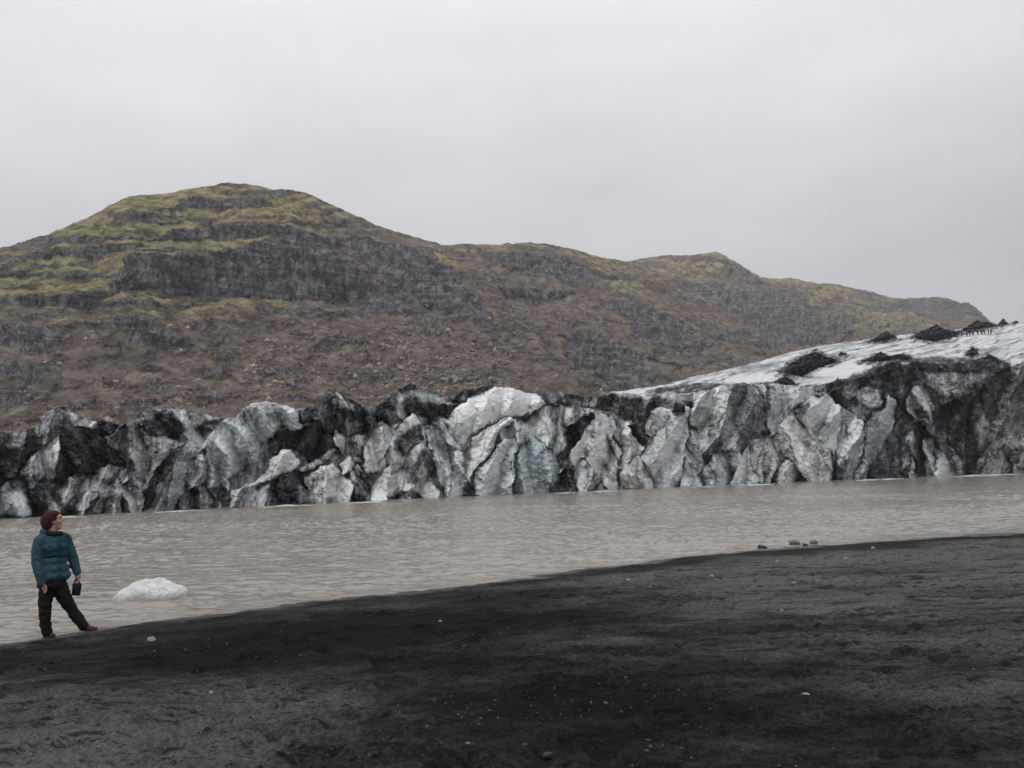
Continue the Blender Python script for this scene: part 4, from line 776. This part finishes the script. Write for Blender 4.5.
# fine gravel scattered on the beach
gr = [rock_mesh(40 + i, 1, 0.4, 0.7) for i in range(6)]
vs_, fs_, off = [], [], 0
for _ in range(9000):
    a0 = RNG.uniform(-0.62, 0.62); r0 = 4.2 + 20 * RNG.uniform() ** 1.3
    x, y = r0 * math.sin(a0), r0 * math.cos(a0); s_ = float(shore_s(np.array(x), np.array(y)))
    if s_ < 0.15: continue
    if perlin(p3(x * 0.7, y * 0.7, 6.0)) < 0.02 and RNG.uniform() < 0.75: continue
    sz = min(0.0035 + 0.0035 * RNG.exponential(), 0.022)
    co, fc = gr[RNG.integers(6)]; i = np.searchsorted(np.exp(np.linspace(math.log(2.6), math.log(75), 700)), r0)
    vs_.append(co * sz + np.array([x, y, float(sand_base(np.array(s_))) + 0.006])); fs_.append(fc + off); off += len(co)
gmx = Mat('gravel'); M_GRAVEL = gmx.done(gmx.ramp(gmx.noise(9, 2), [(0.42, (0.03, 0.03, 0.029)), (0.56, (0.06, 0.06, 0.057)), (0.68, (0.14, 0.139, 0.132))]), 0.9)
tag(mesh_raw('gravel', np.concatenate(vs_), np.concatenate(fs_), M_GRAVEL, None, None, False), kind='stuff')

# single stones on the beach and in the shallows
M_ST_P = plain('pale_stone', (0.21, 0.206, 0.195), 0.85, 30); M_ST_G = plain('grey_stone', (0.15, 0.147, 0.14), 0.9, 25); M_ST_D = plain('dark_stone', (0.03, 0.03, 0.03), 0.8, 25)
STONES = [
 (806, 697, 5.2, M_ST_P, 'pale rounded stone lying alone on the dark sand at lower right', None), (151, 641, 5, M_ST_P, 'whitish stone on the sand just right of the person in the teal jacket', None),
 (795, 544.5, 6.5, M_ST_G, 'largest grey stone standing in the shallows at the right water edge', 'stones in the shallows'), (813, 543.5, 5.0, M_ST_G, 'grey flat stone at the water edge, right of the largest shallows stone', 'stones in the shallows'),
 (805, 545.5, 3.2, M_ST_D, 'small dark stone between the two grey stones in the shallows', 'stones in the shallows'), (761, 548.5, 5, M_ST_D, 'dark flat stone in the shallows, farthest left of the stones there', 'stones in the shallows'),
 (548, 757, 6.5, M_ST_D, 'dark lumpy stone at the bottom edge of the picture on black sand', None), (778, 562.5, 2.6, M_ST_P, 'small white stone on the wet dark band below the shallows stones', 'small pale stones on the beach'),
 (873, 549, 2.6, M_ST_P, 'small white stone on the wet sand band, farthest right', 'small pale stones on the beach'), (846, 559.5, 2.6, M_ST_P, 'small pale stone where the wet band meets dry sand', 'small pale stones on the beach'),
 (712, 577, 2.8, M_ST_P, 'small pale stone on the beach above the middle of the pale sand patch', 'small pale stones on the beach'), (628, 581, 2.6, M_ST_P, 'small pale stone near the water edge right of centre', 'small pale stones on the beach'),
 (794, 584, 2.8, M_ST_P, 'pale stone on the pale sand patch, left of its pair', 'small pale stones on the beach'), (818, 583, 2.8, M_ST_P, 'pale stone on the pale sand patch, right of its pair', 'small pale stones on the beach'),
 (440, 622, 2.4, M_ST_P, 'tiny pale stone on the dark sand at the middle of the beach', 'small pale stones on the beach'), (211, 693, 2.4, M_ST_P, 'tiny pale stone on bare sand at lower left', 'small pale stones on the beach'),
 (468, 744, 3.0, M_ST_G, 'small grey stone at the bottom, left of the dark lumpy stone', 'small pale stones on the beach'), (782, 611, 2.2, M_ST_P, 'tiny white stone above the pale rounded stone at right', 'small pale stones on the beach'),
]
for k, (px, py, rpx, mat, lab, grp) in enumerate(STONES):
    z0 = 0.0
    for _ in range(5):
        p = on_level(np.array(px * 1.0), np.array(py * 1.0), z0); z0 = max(0.0, float(sand_z(p[0], p[1])))
    r = rpx * 0.78 * np.hypot(p[0], p[1]) / 800
    co, fc = rock_mesh(60 + k, 3, 0.4, 0.62 if mat is not M_ST_P else 0.75)
    o = mesh_raw('stone', co * r, fc, mat); o.location = (p[0], p[1], z0 + 0.25 * r); tag(o, lab, 'stone', grp)

# ------------------------------------------------------------------ floating ice
im = Mat('floe_ice'); fn = im.noise(9, 6, 0.7)
sz_ = im.t.nodes.new('ShaderNodeSeparateXYZ'); im.t.links.new(im.pos, sz_.inputs[0])
fc_ = im.mix(im.ramp(im.noise(14, 5, 0.7), [(0.60, 0.0), (0.68, 0.8)]), im.ramp(fn, [(0.3, (0.36, 0.36, 0.35)), (0.6, (0.58, 0.59, 0.59))]), (0.16, 0.155, 0.15))
M_FLOE = im.done(im.mix(im.ramp(sz_.outputs['Z'], [(0.015, 0.8), (0.12, 0.0)]), fc_, (0.33, 0.335, 0.325))   # greyer towards the waterline
                 , 0.45, im.bump(fn, 0.03), 0.4, Subsurface_Weight=0.25, Subsurface_Radius=(0.05, 0.06, 0.07))
p = on_level(np.array(145.0), np.array(599.0))
bm = bmesh.new(); bmesh.ops.create_icosphere(bm, subdivisions=6, radius=1.0)
co = np.array([v.co[:] for v in bm.verts]); Fc = np.array([[v.index for v in f.verts] for f in bm.faces]); bm.free()
W = 33.5 * float(np.hypot(p[0], p[1])) / 800
prof = np.interp(co[:, 0], [-1, -.78, -.55, -.36, -.14, .19, .36, .6, .83, .97, 1.0], [.1, .48, .72, .93, 1.0, .97, .82, .68, .58, .42, .3])
hx = np.sqrt(np.maximum(1 - co[:, 0] ** 2, 1e-4))
zz = np.where(co[:, 2] > 0, (co[:, 2] / hx) * prof * 0.52, co[:, 2] * 0.35)
co2 = np.stack([co[:, 0], co[:, 1] * 0.62, zz], -1)
nz = fbm(co2 * 2.4 + 2.0, 4, 0.55); co2 += 0.05 * nz[:, None] * np.stack([co[:, 0] * .5, co[:, 1], np.abs(co[:, 2]) * 1.2], -1)
for (ax, ay, rr_, dp) in ((-0.3, -0.12, 0.10, 0.10), (0.03, -0.2, 0.12, 0.08), (-0.32, -0.4, .06, .05)):
    co2[:, 2] -= dp * np.exp(-(((co2[:, 0] - ax) / rr_) ** 2 + ((co2[:, 1] - ay) / (rr_ * 1.5)) ** 2)) * (co[:, 2] > 0)
o = mesh_raw('ice_floe', co2 * W, Fc, M_FLOE); o.location = (p[0], p[1] + 0.25, -0.02); tag(o, 'single white lump of ice floating near the shore beside the person', 'ice floe')
im = Mat('dirty_floe_ice'); fn = im.noise(1.2, 6, 0.7)
M_FLOE_D = im.done(im.ramp(fn, [(0.35, (0.22, 0.22, 0.215)), (0.6, (0.55, 0.55, 0.54))]), 0.5, im.bump(fn, 0.1), 0.3)
FLOES = [(65, 515.5, 20, 'thin white ice strip floating under the black left end of the cliff'), (178, 510.5, 30, 'thin white ice slab afloat under the grey fluted cliff at left'), (286, 505, 32, 'long thin ice slab afloat below the black boulder of ice'),
         (366, 501, 18, 'thin ice sheet floating at the foot of the dark ice triangle'), (405, 499.5, 26, 'low ice shelf floating below the pale wave shaped ice'), (566, 492, 13, 'small white ice slab afloat under the dark cleft near the middle'),
         (604, 490.5, 20, 'flat white ice slab floating right of the dark cleft'), (700, 486.5, 20, 'low white ice ledge afloat by the blue pool under the big dome'), (755, 484, 24, 'pale ice ledge floating between the big dome and crossed cracks'),
         (880, 479.5, 34, 'long white ice ledge at the foot of the black ice on the right'), (990, 475, 40, 'longest pale ice ledge at far right below the dark ash mass')]
for k, (px, py, hw, lab) in enumerate(FLOES):
    py = np.polyval(_wl, px) + 0.9
    p = on_level(np.array(px * 1.0), np.array(py * 1.0)); d = float(np.hypot(p[0], p[1]))
    co, fc = rock_mesh(90 + k, 3, 0.5, 1.0); sc_ = d / 800
    fdv = on_level(np.array([px - hw, px + hw]), np.polyval(_wl, np.array([px - hw, px + hw]))); ang = math.atan2(*(fdv[1] - fdv[0])[1::-1])
    L = float(np.linalg.norm(fdv[1] - fdv[0])) / 2
    co = co * np.array([L * 0.8, max(0.5, 0.1 * L), 1.0 * sc_]); co[:, 2] *= 0.55 + 0.9 * np.abs(fbm(co / np.array([L * .12, 1, 1]) + k, 3, 0.6))
    o = mesh_raw('ice_floe', co, fc, M_FLOE_D); dirn = p[:2] / d; rr_ = d - 3.4 * d / 70
    o.location = (dirn[0] * rr_, dirn[1] * rr_, 0.0); o.rotation_euler = (0, 0, ang); tag(o, lab, 'ice floe', 'ice slabs afloat along the cliff')

# ------------------------------------------------------------------ people
bm = bmesh.new(); bmesh.ops.create_icosphere(bm, subdivisions=2, radius=1.0)
SPH_V = np.array([v.co[:] for v in bm.verts]); SPH_F = np.array([[v.index for v in f.verts] for f in bm.faces]); bm.free()
def blob_mesh(name, items, voxel, mat, parent, smooth_it=6):
    """items: ellipsoids (x,y,z,rx,ry,rz); fused into ONE continuous surface"""
    me = bpy.data.meshes.new(name)
    it = np.array(items, float); nS = len(SPH_V)
    Vb = (SPH_V[None] * it[:, None, 3:6] + it[:, None, :3]).reshape(-1, 3)
    Fb = (SPH_F[None] + (np.arange(len(it)) * nS)[:, None, None]).reshape(-1, 3)
    me.vertices.add(len(Vb)); me.vertices.foreach_set('co', Vb.astype(np.float32).ravel())
    me.loops.add(Fb.size); me.loops.foreach_set('vertex_index', Fb.astype(np.int32).ravel())
    me.polygons.add(len(Fb)); me.polygons.foreach_set('loop_start', np.arange(0, Fb.size, 3, dtype=np.int32)); me.update(calc_edges=True)
    o = bpy.data.objects.new(name, me); C.objects.link(o)
    rm = o.modifiers.new('r', 'REMESH'); rm.mode = 'VOXEL'; rm.voxel_size = voxel
    sm = o.modifiers.new('s', 'SMOOTH'); sm.iterations = smooth_it; sm.factor = 0.5
    dg = bpy.context.evaluated_depsgraph_get(); me2 = bpy.data.meshes.new_from_object(o.evaluated_get(dg)); 
    o.modifiers.clear(); o.data = me2; me2.name = name; bpy.data.meshes.remove(me)
    for p_ in me2.polygons: p_.use_smooth = True
    me2.materials.clear(); me2.materials.append(mat)
    if parent: o.parent = parent
    return o
def chain(pts, n=None):
    out_ = []
    for a, b in zip(pts[:-1], pts[1:]):
        a = np.array(a, float); b = np.array(b, float); L = np.linalg.norm(a[:3] - b[:3]); k = max(2, int(L / (0.3 * min(a[3], b[3]))) + 1)
        for t_ in np.linspace(0, 1, k): c_ = a * (1 - t_) + b * t_; out_.append((c_[0], c_[1], c_[2], c_[3], c_[3], c_[3]))
    return out_
p = None
z0 = 0.0
for _ in range(6):
    p = on_level(np.array(66.0), np.array(636.0), z0); z0 = max(0.0, float(sand_z(p[0], p[1])))
PD = float(np.hypot(p[0], p[1])); PXM = 800 / float((p - np.array([0, 0, CAM_H])) @ FWD)
print('PERSON distance', PD, 'height m', 126 / PXM, 'ground', z0)
person = tag(empty('person', (p[0], p[1], z0)), 'person in teal jacket, dark red knitted hat and black trousers looking towards the glacier', 'person')
person.rotation_euler = (0, 0, -math.atan2(p[0], p[1]))
person.scale = (1, 1, 1)
def J(x, y, d, r=None):                                       # joint: picture position at the person's distance, depth in m, radius in px
    v = ((x - 66) / PXM, d, (637.5 - y) / PXM)
    return v if r is None else (*v, r / PXM)
def E(x, y, d, rx, ry, rz): return (*J(x, y, d), rx / PXM, ry / PXM, rz / PXM)
M_SKIN = plain('skin', (0.42, 0.25, 0.20), 0.6, 60, 0.08, 0.001); M_TEAL = plain('teal_jacket', (0.016, 0.060, 0.077), 0.7, 16, 0.45, 0.03)
M_BLACK = plain('black_cloth', (0.0045, 0.0045, 0.005), 0.85, 20, 0.4, 0.015); M_HAT = plain('knitted_wool', (0.040, 0.010, 0.016), 0.95, 90, 0.5, 0.01)
M_SCARF = plain('dark_scarf', (0.008, 0.010, 0.011), 0.95, 60, 0.4, 0.01); M_SHOE = plain('red_shoe', (0.075, 0.024, 0.023), 0.7, 30, 0.4, 0.004); M_SOLE = plain('shoe_sole', (0.02, 0.02, 0.02), 0.8)
M_HAIR = plain('hair', (0.03, 0.018, 0.012), 0.8)
def hand(wx, wy, wd, hx, hy):
    """palm, four curled fingers and a thumb, hanging from the wrist"""
    it = chain([J(wx, wy, wd, 2.0), J(wx + hx * 3, wy + hy * 3, wd, 2.5), J(wx + hx * 6.5, wy + hy * 6.5, wd, 2.3)])
    for k in range(4):
        o_ = (k - 1.5) * 1.25; L = (4.2, 5.2, 5.0, 4.0)[k]; dz = 0.014 * (k - 1.5)
        b = (wx + hx * 6.5 - hy * o_ * .6, wy + hy * 6.5 + hx * o_ * .6)
        it += chain([J(*b, wd + dz, .85), J(b[0] + hx * L * .55, b[1] + hy * L * .55, wd + dz, .78), J(b[0] + hx * L * .9 - 0.9, b[1] + hy * L * .95, wd + dz - 0.006, .66)])
    it += chain([J(wx + hx * 2, wy + hy * 2, wd - 0.02, 1.0), J(wx + hx * 4 + 2.2, wy + hy * 4.5, wd - 0.03, .9), J(wx + hx * 5 + 2.6, wy + hy * 7, wd - 0.028, .72)])
    return it
body = [E(51.2, 521.5, 0, 7.0, 6.0, 8.3), E(53.8, 524.5, 0, 5.3, 4.7, 7.0), E(55.4, 529.2, -.005, 3.4, 3.2, 3.2),                   # head, face, chin
        E(58.6, 523.2, -.01, 1.7, 1.4, 1.6), E(57.9, 521.5, -.01, 1.2, 1.2, 2.0), E(57.4, 527.3, -.01, 1.6, 1.7, 1.0), E(57.2, 518.6, -.01, 1.6, 3.6, 1.2),   # nose, bridge, lips, brow
        E(50.2, 523.5, -.078, 1.3, .8, 2.0), E(55.6, 524.0, -.045, 2.0, 1.8, 2.2), E(56.2, 523.6, .035, 2.0, 1.8, 2.2)]
body += chain([J(50.5, 528, 0, 4.4), J(49.5, 538, 0, 4.6), J(50, 546, 0, 7)]) + [E(51.5, 548, 0, 9, 6.5, 11), E(52.5, 566, 0, 8.5, 6.5, 16)]
body += chain([J(39.5, 541, -.02, 3.8), J(38.2, 562, -.07, 3.0), J(43.5, 582, -.12, 2.2)]) + hand(43.5, 582, -.12, 0.35, 0.93)
body += chain([J(63, 541, .05, 4), J(69.3, 561, .06, 3.0), J(73.5, 574.5, .02, 2.1)]) + hand(73.5, 574.5, .02, 0.15, 0.98)
body += chain([J(46, 585, 0, 6), J(47, 611, -.035, 3.6), J(49.6, 631, -.01, 3)]) + chain([J(58, 585, .02, 6), J(68.5, 609, .015, 3.8), J(81.5, 630, .03, 3)])
blob_mesh('body', body, 0.0075, M_SKIN, person, 3)
jk = [E(51.5, 543, 0, 12.5, 8.8, 9), E(52, 549, -.01, 12.8, 9.6, 9), E(53, 556, 0, 11.8, 9.0, 7), E(52.5, 563, 0, 13, 9.6, 8), E(52.5, 571, 0, 15, 10.8, 9), E(52.8, 577.5, 0, 16.4, 11.6, 8), E(43.5, 538.5, 0, 6, 6, 4.6), E(59.5, 539, .02, 5.8, 5.6, 4.8)]
jk += chain([J(39.8, 542, -.03, 5.9), J(38.2, 552, -.05, 5.7), J(38.4, 563, -.075, 5.3), J(40.8, 573, -.11, 4.7), J(43.6, 583, -.125, 4.0)])
jk += chain([J(62, 541.5, .05, 5.6), J(66.5, 552, .06, 5.0), J(69.8, 562, .06, 5.0), J(72.2, 570, .04, 4.4), J(73.8, 576, .02, 3.8)])
jk += [E(45.5, 534, .02, 6.5, 7, 3.6), E(43.5, 533, .02, 4.5, 7, 4)]                 # folded down hood behind the neck
jacket = blob_mesh('jacket', jk, 0.012, M_TEAL, person, 4)
# folds, gathered waist and open hem on the jacket
me = jacket.data; co = np.empty(len(me.vertices) * 3, np.float32); me.vertices.foreach_get('co', co); co = co.reshape(-1, 3)
hem = (637.5 - 582.5) / PXM; arm = (co[:, 0] < (45 - 66) / PXM) & (co[:, 1] < -0.05) | (co[:, 0] > (69 - 66) / PXM)
co[:, 2] = np.where((co[:, 2] < hem) & ~arm, hem + (co[:, 2] - hem) * 0.15, co[:, 2])
wz = (637.5 - 557) / PXM; f_ = 0.06 * np.exp(-((co[:, 2] - wz) / 0.022) ** 2) * ~arm
cxm = (52 - 66) / PXM; co[:, 0] = cxm + (co[:, 0] - cxm) * (1 - f_ * 1.2); co[:, 1] *= (1 - f_ * 2)
nn = fbm(np.stack([co[:, 0] * 9, co[:, 1] * 9, co[:, 2] * 7 + co[:, 0] * 6], -1), 4, 0.6); co[:, 1] += 0.007 * nn * -1; co[:, 0] += 0.004 * nn
me.vertices.foreach_set('co', co.ravel()); me.update()
belt = [((53 - 66) / PXM + (11.6 / PXM) * math.cos(a), (8.6 / PXM) * math.sin(a), wz + 0.005 * math.sin(3 * a), .014, .014, .015) for a in np.linspace(0, 6.283, 70)]
blob_mesh('waist_band', belt, 0.006, plain('dark_teal_band', (0.006, 0.022, 0.03), 0.8), person, 2)
tr = [E(51.5, 581, 0, 13.5, 10, 7), E(52, 586, 0, 14, 10.5, 7)]
tr += chain([J(48, 588, -.01, 7.8), J(47, 600, -.02, 6.7), J(47, 612, -.035, 5.8), J(47.6, 622, -.02, 5.4), J(49.6, 632.5, -.01, 5.0)])
tr += chain([J(57, 587, .01, 8.0), J(62.5, 598, .02, 6.9), J(68.5, 609, .015, 5.9), J(74.8, 620, .02, 5.4), J(81.5, 630, .025, 5.0)])
trous = blob_mesh('trousers', tr, 0.011, M_BLACK, person, 4)
me = trous.data; co = np.empty(len(me.vertices) * 3, np.float32); me.vertices.foreach_get('co', co); co = co.reshape(-1, 3)
nn = fbm(np.stack([co[:, 0] * 10, co[:, 1] * 10, co[:, 2] * 14], -1), 3); co[:, 0] += 0.012 * nn; co[:, 1] += 0.012 * nn; co[:, 2] = np.maximum(co[:, 2], 0.02)
me.vertices.foreach_set('co', co.ravel()); me.update()
ht = [E(48.4, 519.8, 0, 8.0, 7.8, 7.5), E(46.2, 523, 0, 7.0, 7.4, 8.0), E(46.2, 527.3, 0, 5.6, 6.6, 5.2), E(50.6, 516.2, 0, 5.8, 7.0, 4.0)]
hat = blob_mesh('hat', ht, 0.009, M_HAT, person, 4)
me = hat.data; co = np.empty(len(me.vertices) * 3, np.float32); me.vertices.foreach_get('co', co); co = co.reshape(-1, 3)
nn = np.sin(np.arctan2(co[:, 1], co[:, 0] - (47 - 66) / PXM) * 26); co *= 1; co[:, 0] += 0.002 * nn; me.vertices.foreach_set('co', co.ravel()); me.update()
sc_i = [E(51.5 + 6.6 * math.cos(a), 535.4 - 1.0 * math.cos(a) * -1 + 0.5 * math.sin(3 * a), 6.2 / PXM * math.sin(a), 2.6, 2.4, 2.9) for a in np.linspace(0, 6.283, 26)] + [E(57.5, 538, -.045, 3.2, 2.2, 3.0)]
blob_mesh('scarf', sc_i, 0.009, M_SCARF, person, 3)
for (hx0, hy0, tx, ty, dd_) in ((48, 634.0, 55.0, 635.0, -.01), (84, 632.4, 92.5, 632.8, .02)):
    sh = chain([J(hx0, hy0 - 1.2, dd_, 3.2), J((hx0 + tx) / 2, hy0 + .2, dd_ - .015, 2.8), J(tx, ty + .3, dd_ - .03, 2.1)])
    so = blob_mesh('shoe', sh, 0.009, M_SHOE, person, 3)
    sl = chain([J(hx0 - .5, hy0 + 2.2, dd_, 1.6), J((hx0 + tx) / 2, hy0 + 2.2, dd_ - .015, 1.5), J(tx + .8, ty + 1.4, dd_ - .03, 1.3)])
    sl = [(a, b, c_, rx, ry * 2.0, rz * .7) for a, b, c_, rx, ry, rz in sl]
    blob_mesh('sole', sl, 0.009, M_SOLE, so, 2)
zp = [E(x_, y_, d_, .55, .55, .7) for x_, y_, d_ in zip(np.linspace(57.2, 59.5, 40), np.linspace(539, 581, 40), -np.interp(np.linspace(539, 581, 40), [539, 549, 557, 571, 581], [8.2, 9.8, 8.6, 10.9, 11.0]) / PXM)]
blob_mesh('zip', zp, 0.006, bpy.data.materials['dark_teal_band'], person, 1)
# black camera bag in the hand
bag = empty('camera_bag', person.location); bag.rotation_euler = person.rotation_euler
tag(bag, 'small black camera bag hanging from the hand of the person in teal', 'bag')
bm = bmesh.new(); bmesh.ops.create_cube(bm, size=1.0, matrix=Matrix.Translation(J(73.8, 592.5, .0)) @ Matrix.Rotation(0.1, 4, 'Y') @ Matrix.Diagonal((8.0 / PXM, 6.5 / PXM, 12.0 / PXM, 1)))
bmesh.ops.bevel(bm, geom=bm.edges[:] , offset=0.022, segments=4, affect='EDGES', profile=0.6)
me = bpy.data.meshes.new('pouch'); bm.to_mesh(me); bm.free()
for pl in me.polygons: pl.use_smooth = True
po = bpy.data.objects.new('pouch', me); C.objects.link(po); po.parent = bag; me.materials.append(M_BLACK)
bm = bmesh.new(); bmesh.ops.create_cube(bm, size=1.0, matrix=Matrix.Translation(J(74.0, 588.5, .0)) @ Matrix.Rotation(0.1, 4, 'Y') @ Matrix.Diagonal((8.5 / PXM, 7.0 / PXM, 4.2 / PXM, 1)))
bmesh.ops.bevel(bm, geom=bm.edges[:], offset=0.014, segments=3, affect='EDGES')
me = bpy.data.meshes.new('flap'); bm.to_mesh(me); bm.free(); fo = bpy.data.objects.new('flap', me); C.objects.link(fo); fo.parent = bag; me.materials.append(plain('bag_flap', (0.016, 0.016, 0.018), 0.6))
blob_mesh('strap', chain([J(71, 588, .0, .7), J(72.6, 582, .01, .7), J(74.6, 581.4, .01, .7), J(76.8, 588, .0, .7)]), 0.005, M_BLACK, bag, 1)

# hikers far up on the ice
HK = [(958.5, 336.6, 0), (961, 336.3, 1), (966.8, 337.2, 2), (970, 336.3, 1), (972.6, 335.6, 3), (975, 336.2, 0), (978.6, 334.9, 4), (980.8, 334.6, 3), (983, 334.8, 0), (985.2, 334.3, 2), (987.2, 334.0, 4), (989, 333.6, 1), (991, 333.8, 0)]
JC = [('navy', (0.02, 0.025, 0.05)), ('black', (0.015, 0.015, 0.016)), ('red', (0.16, 0.025, 0.02)), ('orange', (0.25, 0.08, 0.03)), ('maroon', (0.09, 0.02, 0.03))]
JM = [plain('hiker_' + n, c) for n, c in JC]; M_TROU = plain('hiker_trousers', (0.014, 0.014, 0.016))
hk_parts = {}
def hiker_mesh():
    bd = [(0, 0, 1.60, .10, .11, .13)] + chain([(0, 0, 1.45, .07), (0, 0, 1.3, .12), (0, 0, .95, .13)]) + chain([(-.1, 0, .9, .08), (-.12, .05, .48, .06), (-.13, 0, .06, .05), (-.13, -.12, .04, .04)]) + chain([(.1, 0, .9, .08), (.13, -.08, .48, .06), (.16, -.02, .06, .05), (.16, -.14, .04, .04)]) + chain([(-.2, 0, 1.38, .06), (-.27, .02, 1.1, .05), (-.25, -.1, .86, .035), (-.24, -.14, .76, .035)]) + chain([(.2, 0, 1.38, .06), (.27, .02, 1.1, .05), (.25, -.1, .86, .035), (.24, -.14, .76, .035)])
    jc = chain([(0, 0, 1.42, .16), (0, 0, 1.2, .19), (0, 0, .9, .19)]) + chain([(-.2, 0, 1.38, .09), (-.28, .02, 1.1, .075), (-.26, -.08, .9, .06)]) + chain([(.2, 0, 1.38, .09), (.28, .02, 1.1, .075), (.26, -.08, .9, .06)])
    tj = [(0, 0, .88, .17, .14, .12)] + chain([(-.1, 0, .85, .11), (-.12, .03, .48, .085), (-.13, 0, .1, .07)]) + chain([(.1, 0, .85, .11), (.13, -.06, .48, .085), (.16, -.02, .1, .07)])
    hm = [(0, 0, 1.67, .13, .14, .10)]
    return bd, jc, tj, hm
bd, jc, tj, hm = hiker_mesh()
HP = [blob_mesh('body', bd, 0.03, M_SKIN, None, 1), blob_mesh('jacket', jc, 0.03, JM[0], None, 1), blob_mesh('trousers', tj, 0.03, M_TROU, None, 1), blob_mesh('helmet', hm, 0.03, plain('helmet', (0.35, 0.33, 0.3), 0.5), None, 1)]
jm_data = []
for m_ in JM:
    d_ = HP[1].data.copy(); d_.materials.clear(); d_.materials.append(m_); jm_data.append(d_)
def field_z(px, py):
    d = float(field_dist(np.array(px), np.array(py)))
    q = at(np.array(px), np.array(py), np.array(d)); dx = FV[..., 0] - q[0]; dy = FV[..., 1] - q[1]; i = np.argmin(dx * dx + dy * dy); return FV.reshape(-1, 3)[i], d
for k, (px, py, c_) in enumerate(HK):
    q, d = field_z(px, py)
    first = k == 0
    place = ('at the left end of the line' if k == 0 else 'at the right end of the line' if k == len(HK) - 1 else 'in the line between the two ends')
    h = empty('person', (q[0], q[1], q[2] - 0.03)); h.rotation_euler = (0, 0, RNG.uniform(0, 6.28))
    nth = ['first', 'second', 'third', 'fourth', 'fifth', 'sixth', 'seventh', 'eighth', 'ninth', 'tenth', 'eleventh', 'twelfth', 'last'][k]
    tag(h, f'{nth} tiny hiker from the left in the row on the ice, {JC[c_][0]} jacket', 'person', 'hikers in a row on the glacier')
    for q_, src in enumerate(HP):
        c2 = src if first else src.copy()
        if not first: C.objects.link(c2)
        if q_ == 1: c2.data = jm_data[c_]
        c2.parent = h

# ------------------------------------------------------------------ damp air between here and the far hills
bm = bmesh.new(); bmesh.ops.create_cube(bm, size=1.0)
me = bpy.data.meshes.new('haze'); bm.to_mesh(me); bm.free()
hz = bpy.data.objects.new('haze', me); C.objects.link(hz); hz.scale = (40000, 40000, 424); hz.location = (0, 0, 424 / 2 - 3.6)
hm_ = bpy.data.materials.new('haze'); hm_.use_nodes = True; ht_ = hm_.node_tree; ht_.nodes.clear()
ho_ = ht_.nodes.new('ShaderNodeOutputMaterial'); hv_ = ht_.nodes.new('ShaderNodeVolumePrincipled')
hv_.inputs['Color'].default_value = (0.93, 0.94, 0.97, 1); hv_.inputs['Density'].default_value = 0.0002; hv_.inputs['Anisotropy'].default_value = 0.2
ht_.links.new(hv_.outputs[0], ho_.inputs['Volume']); me.materials.append(hm_); tag(hz, kind='stuff')
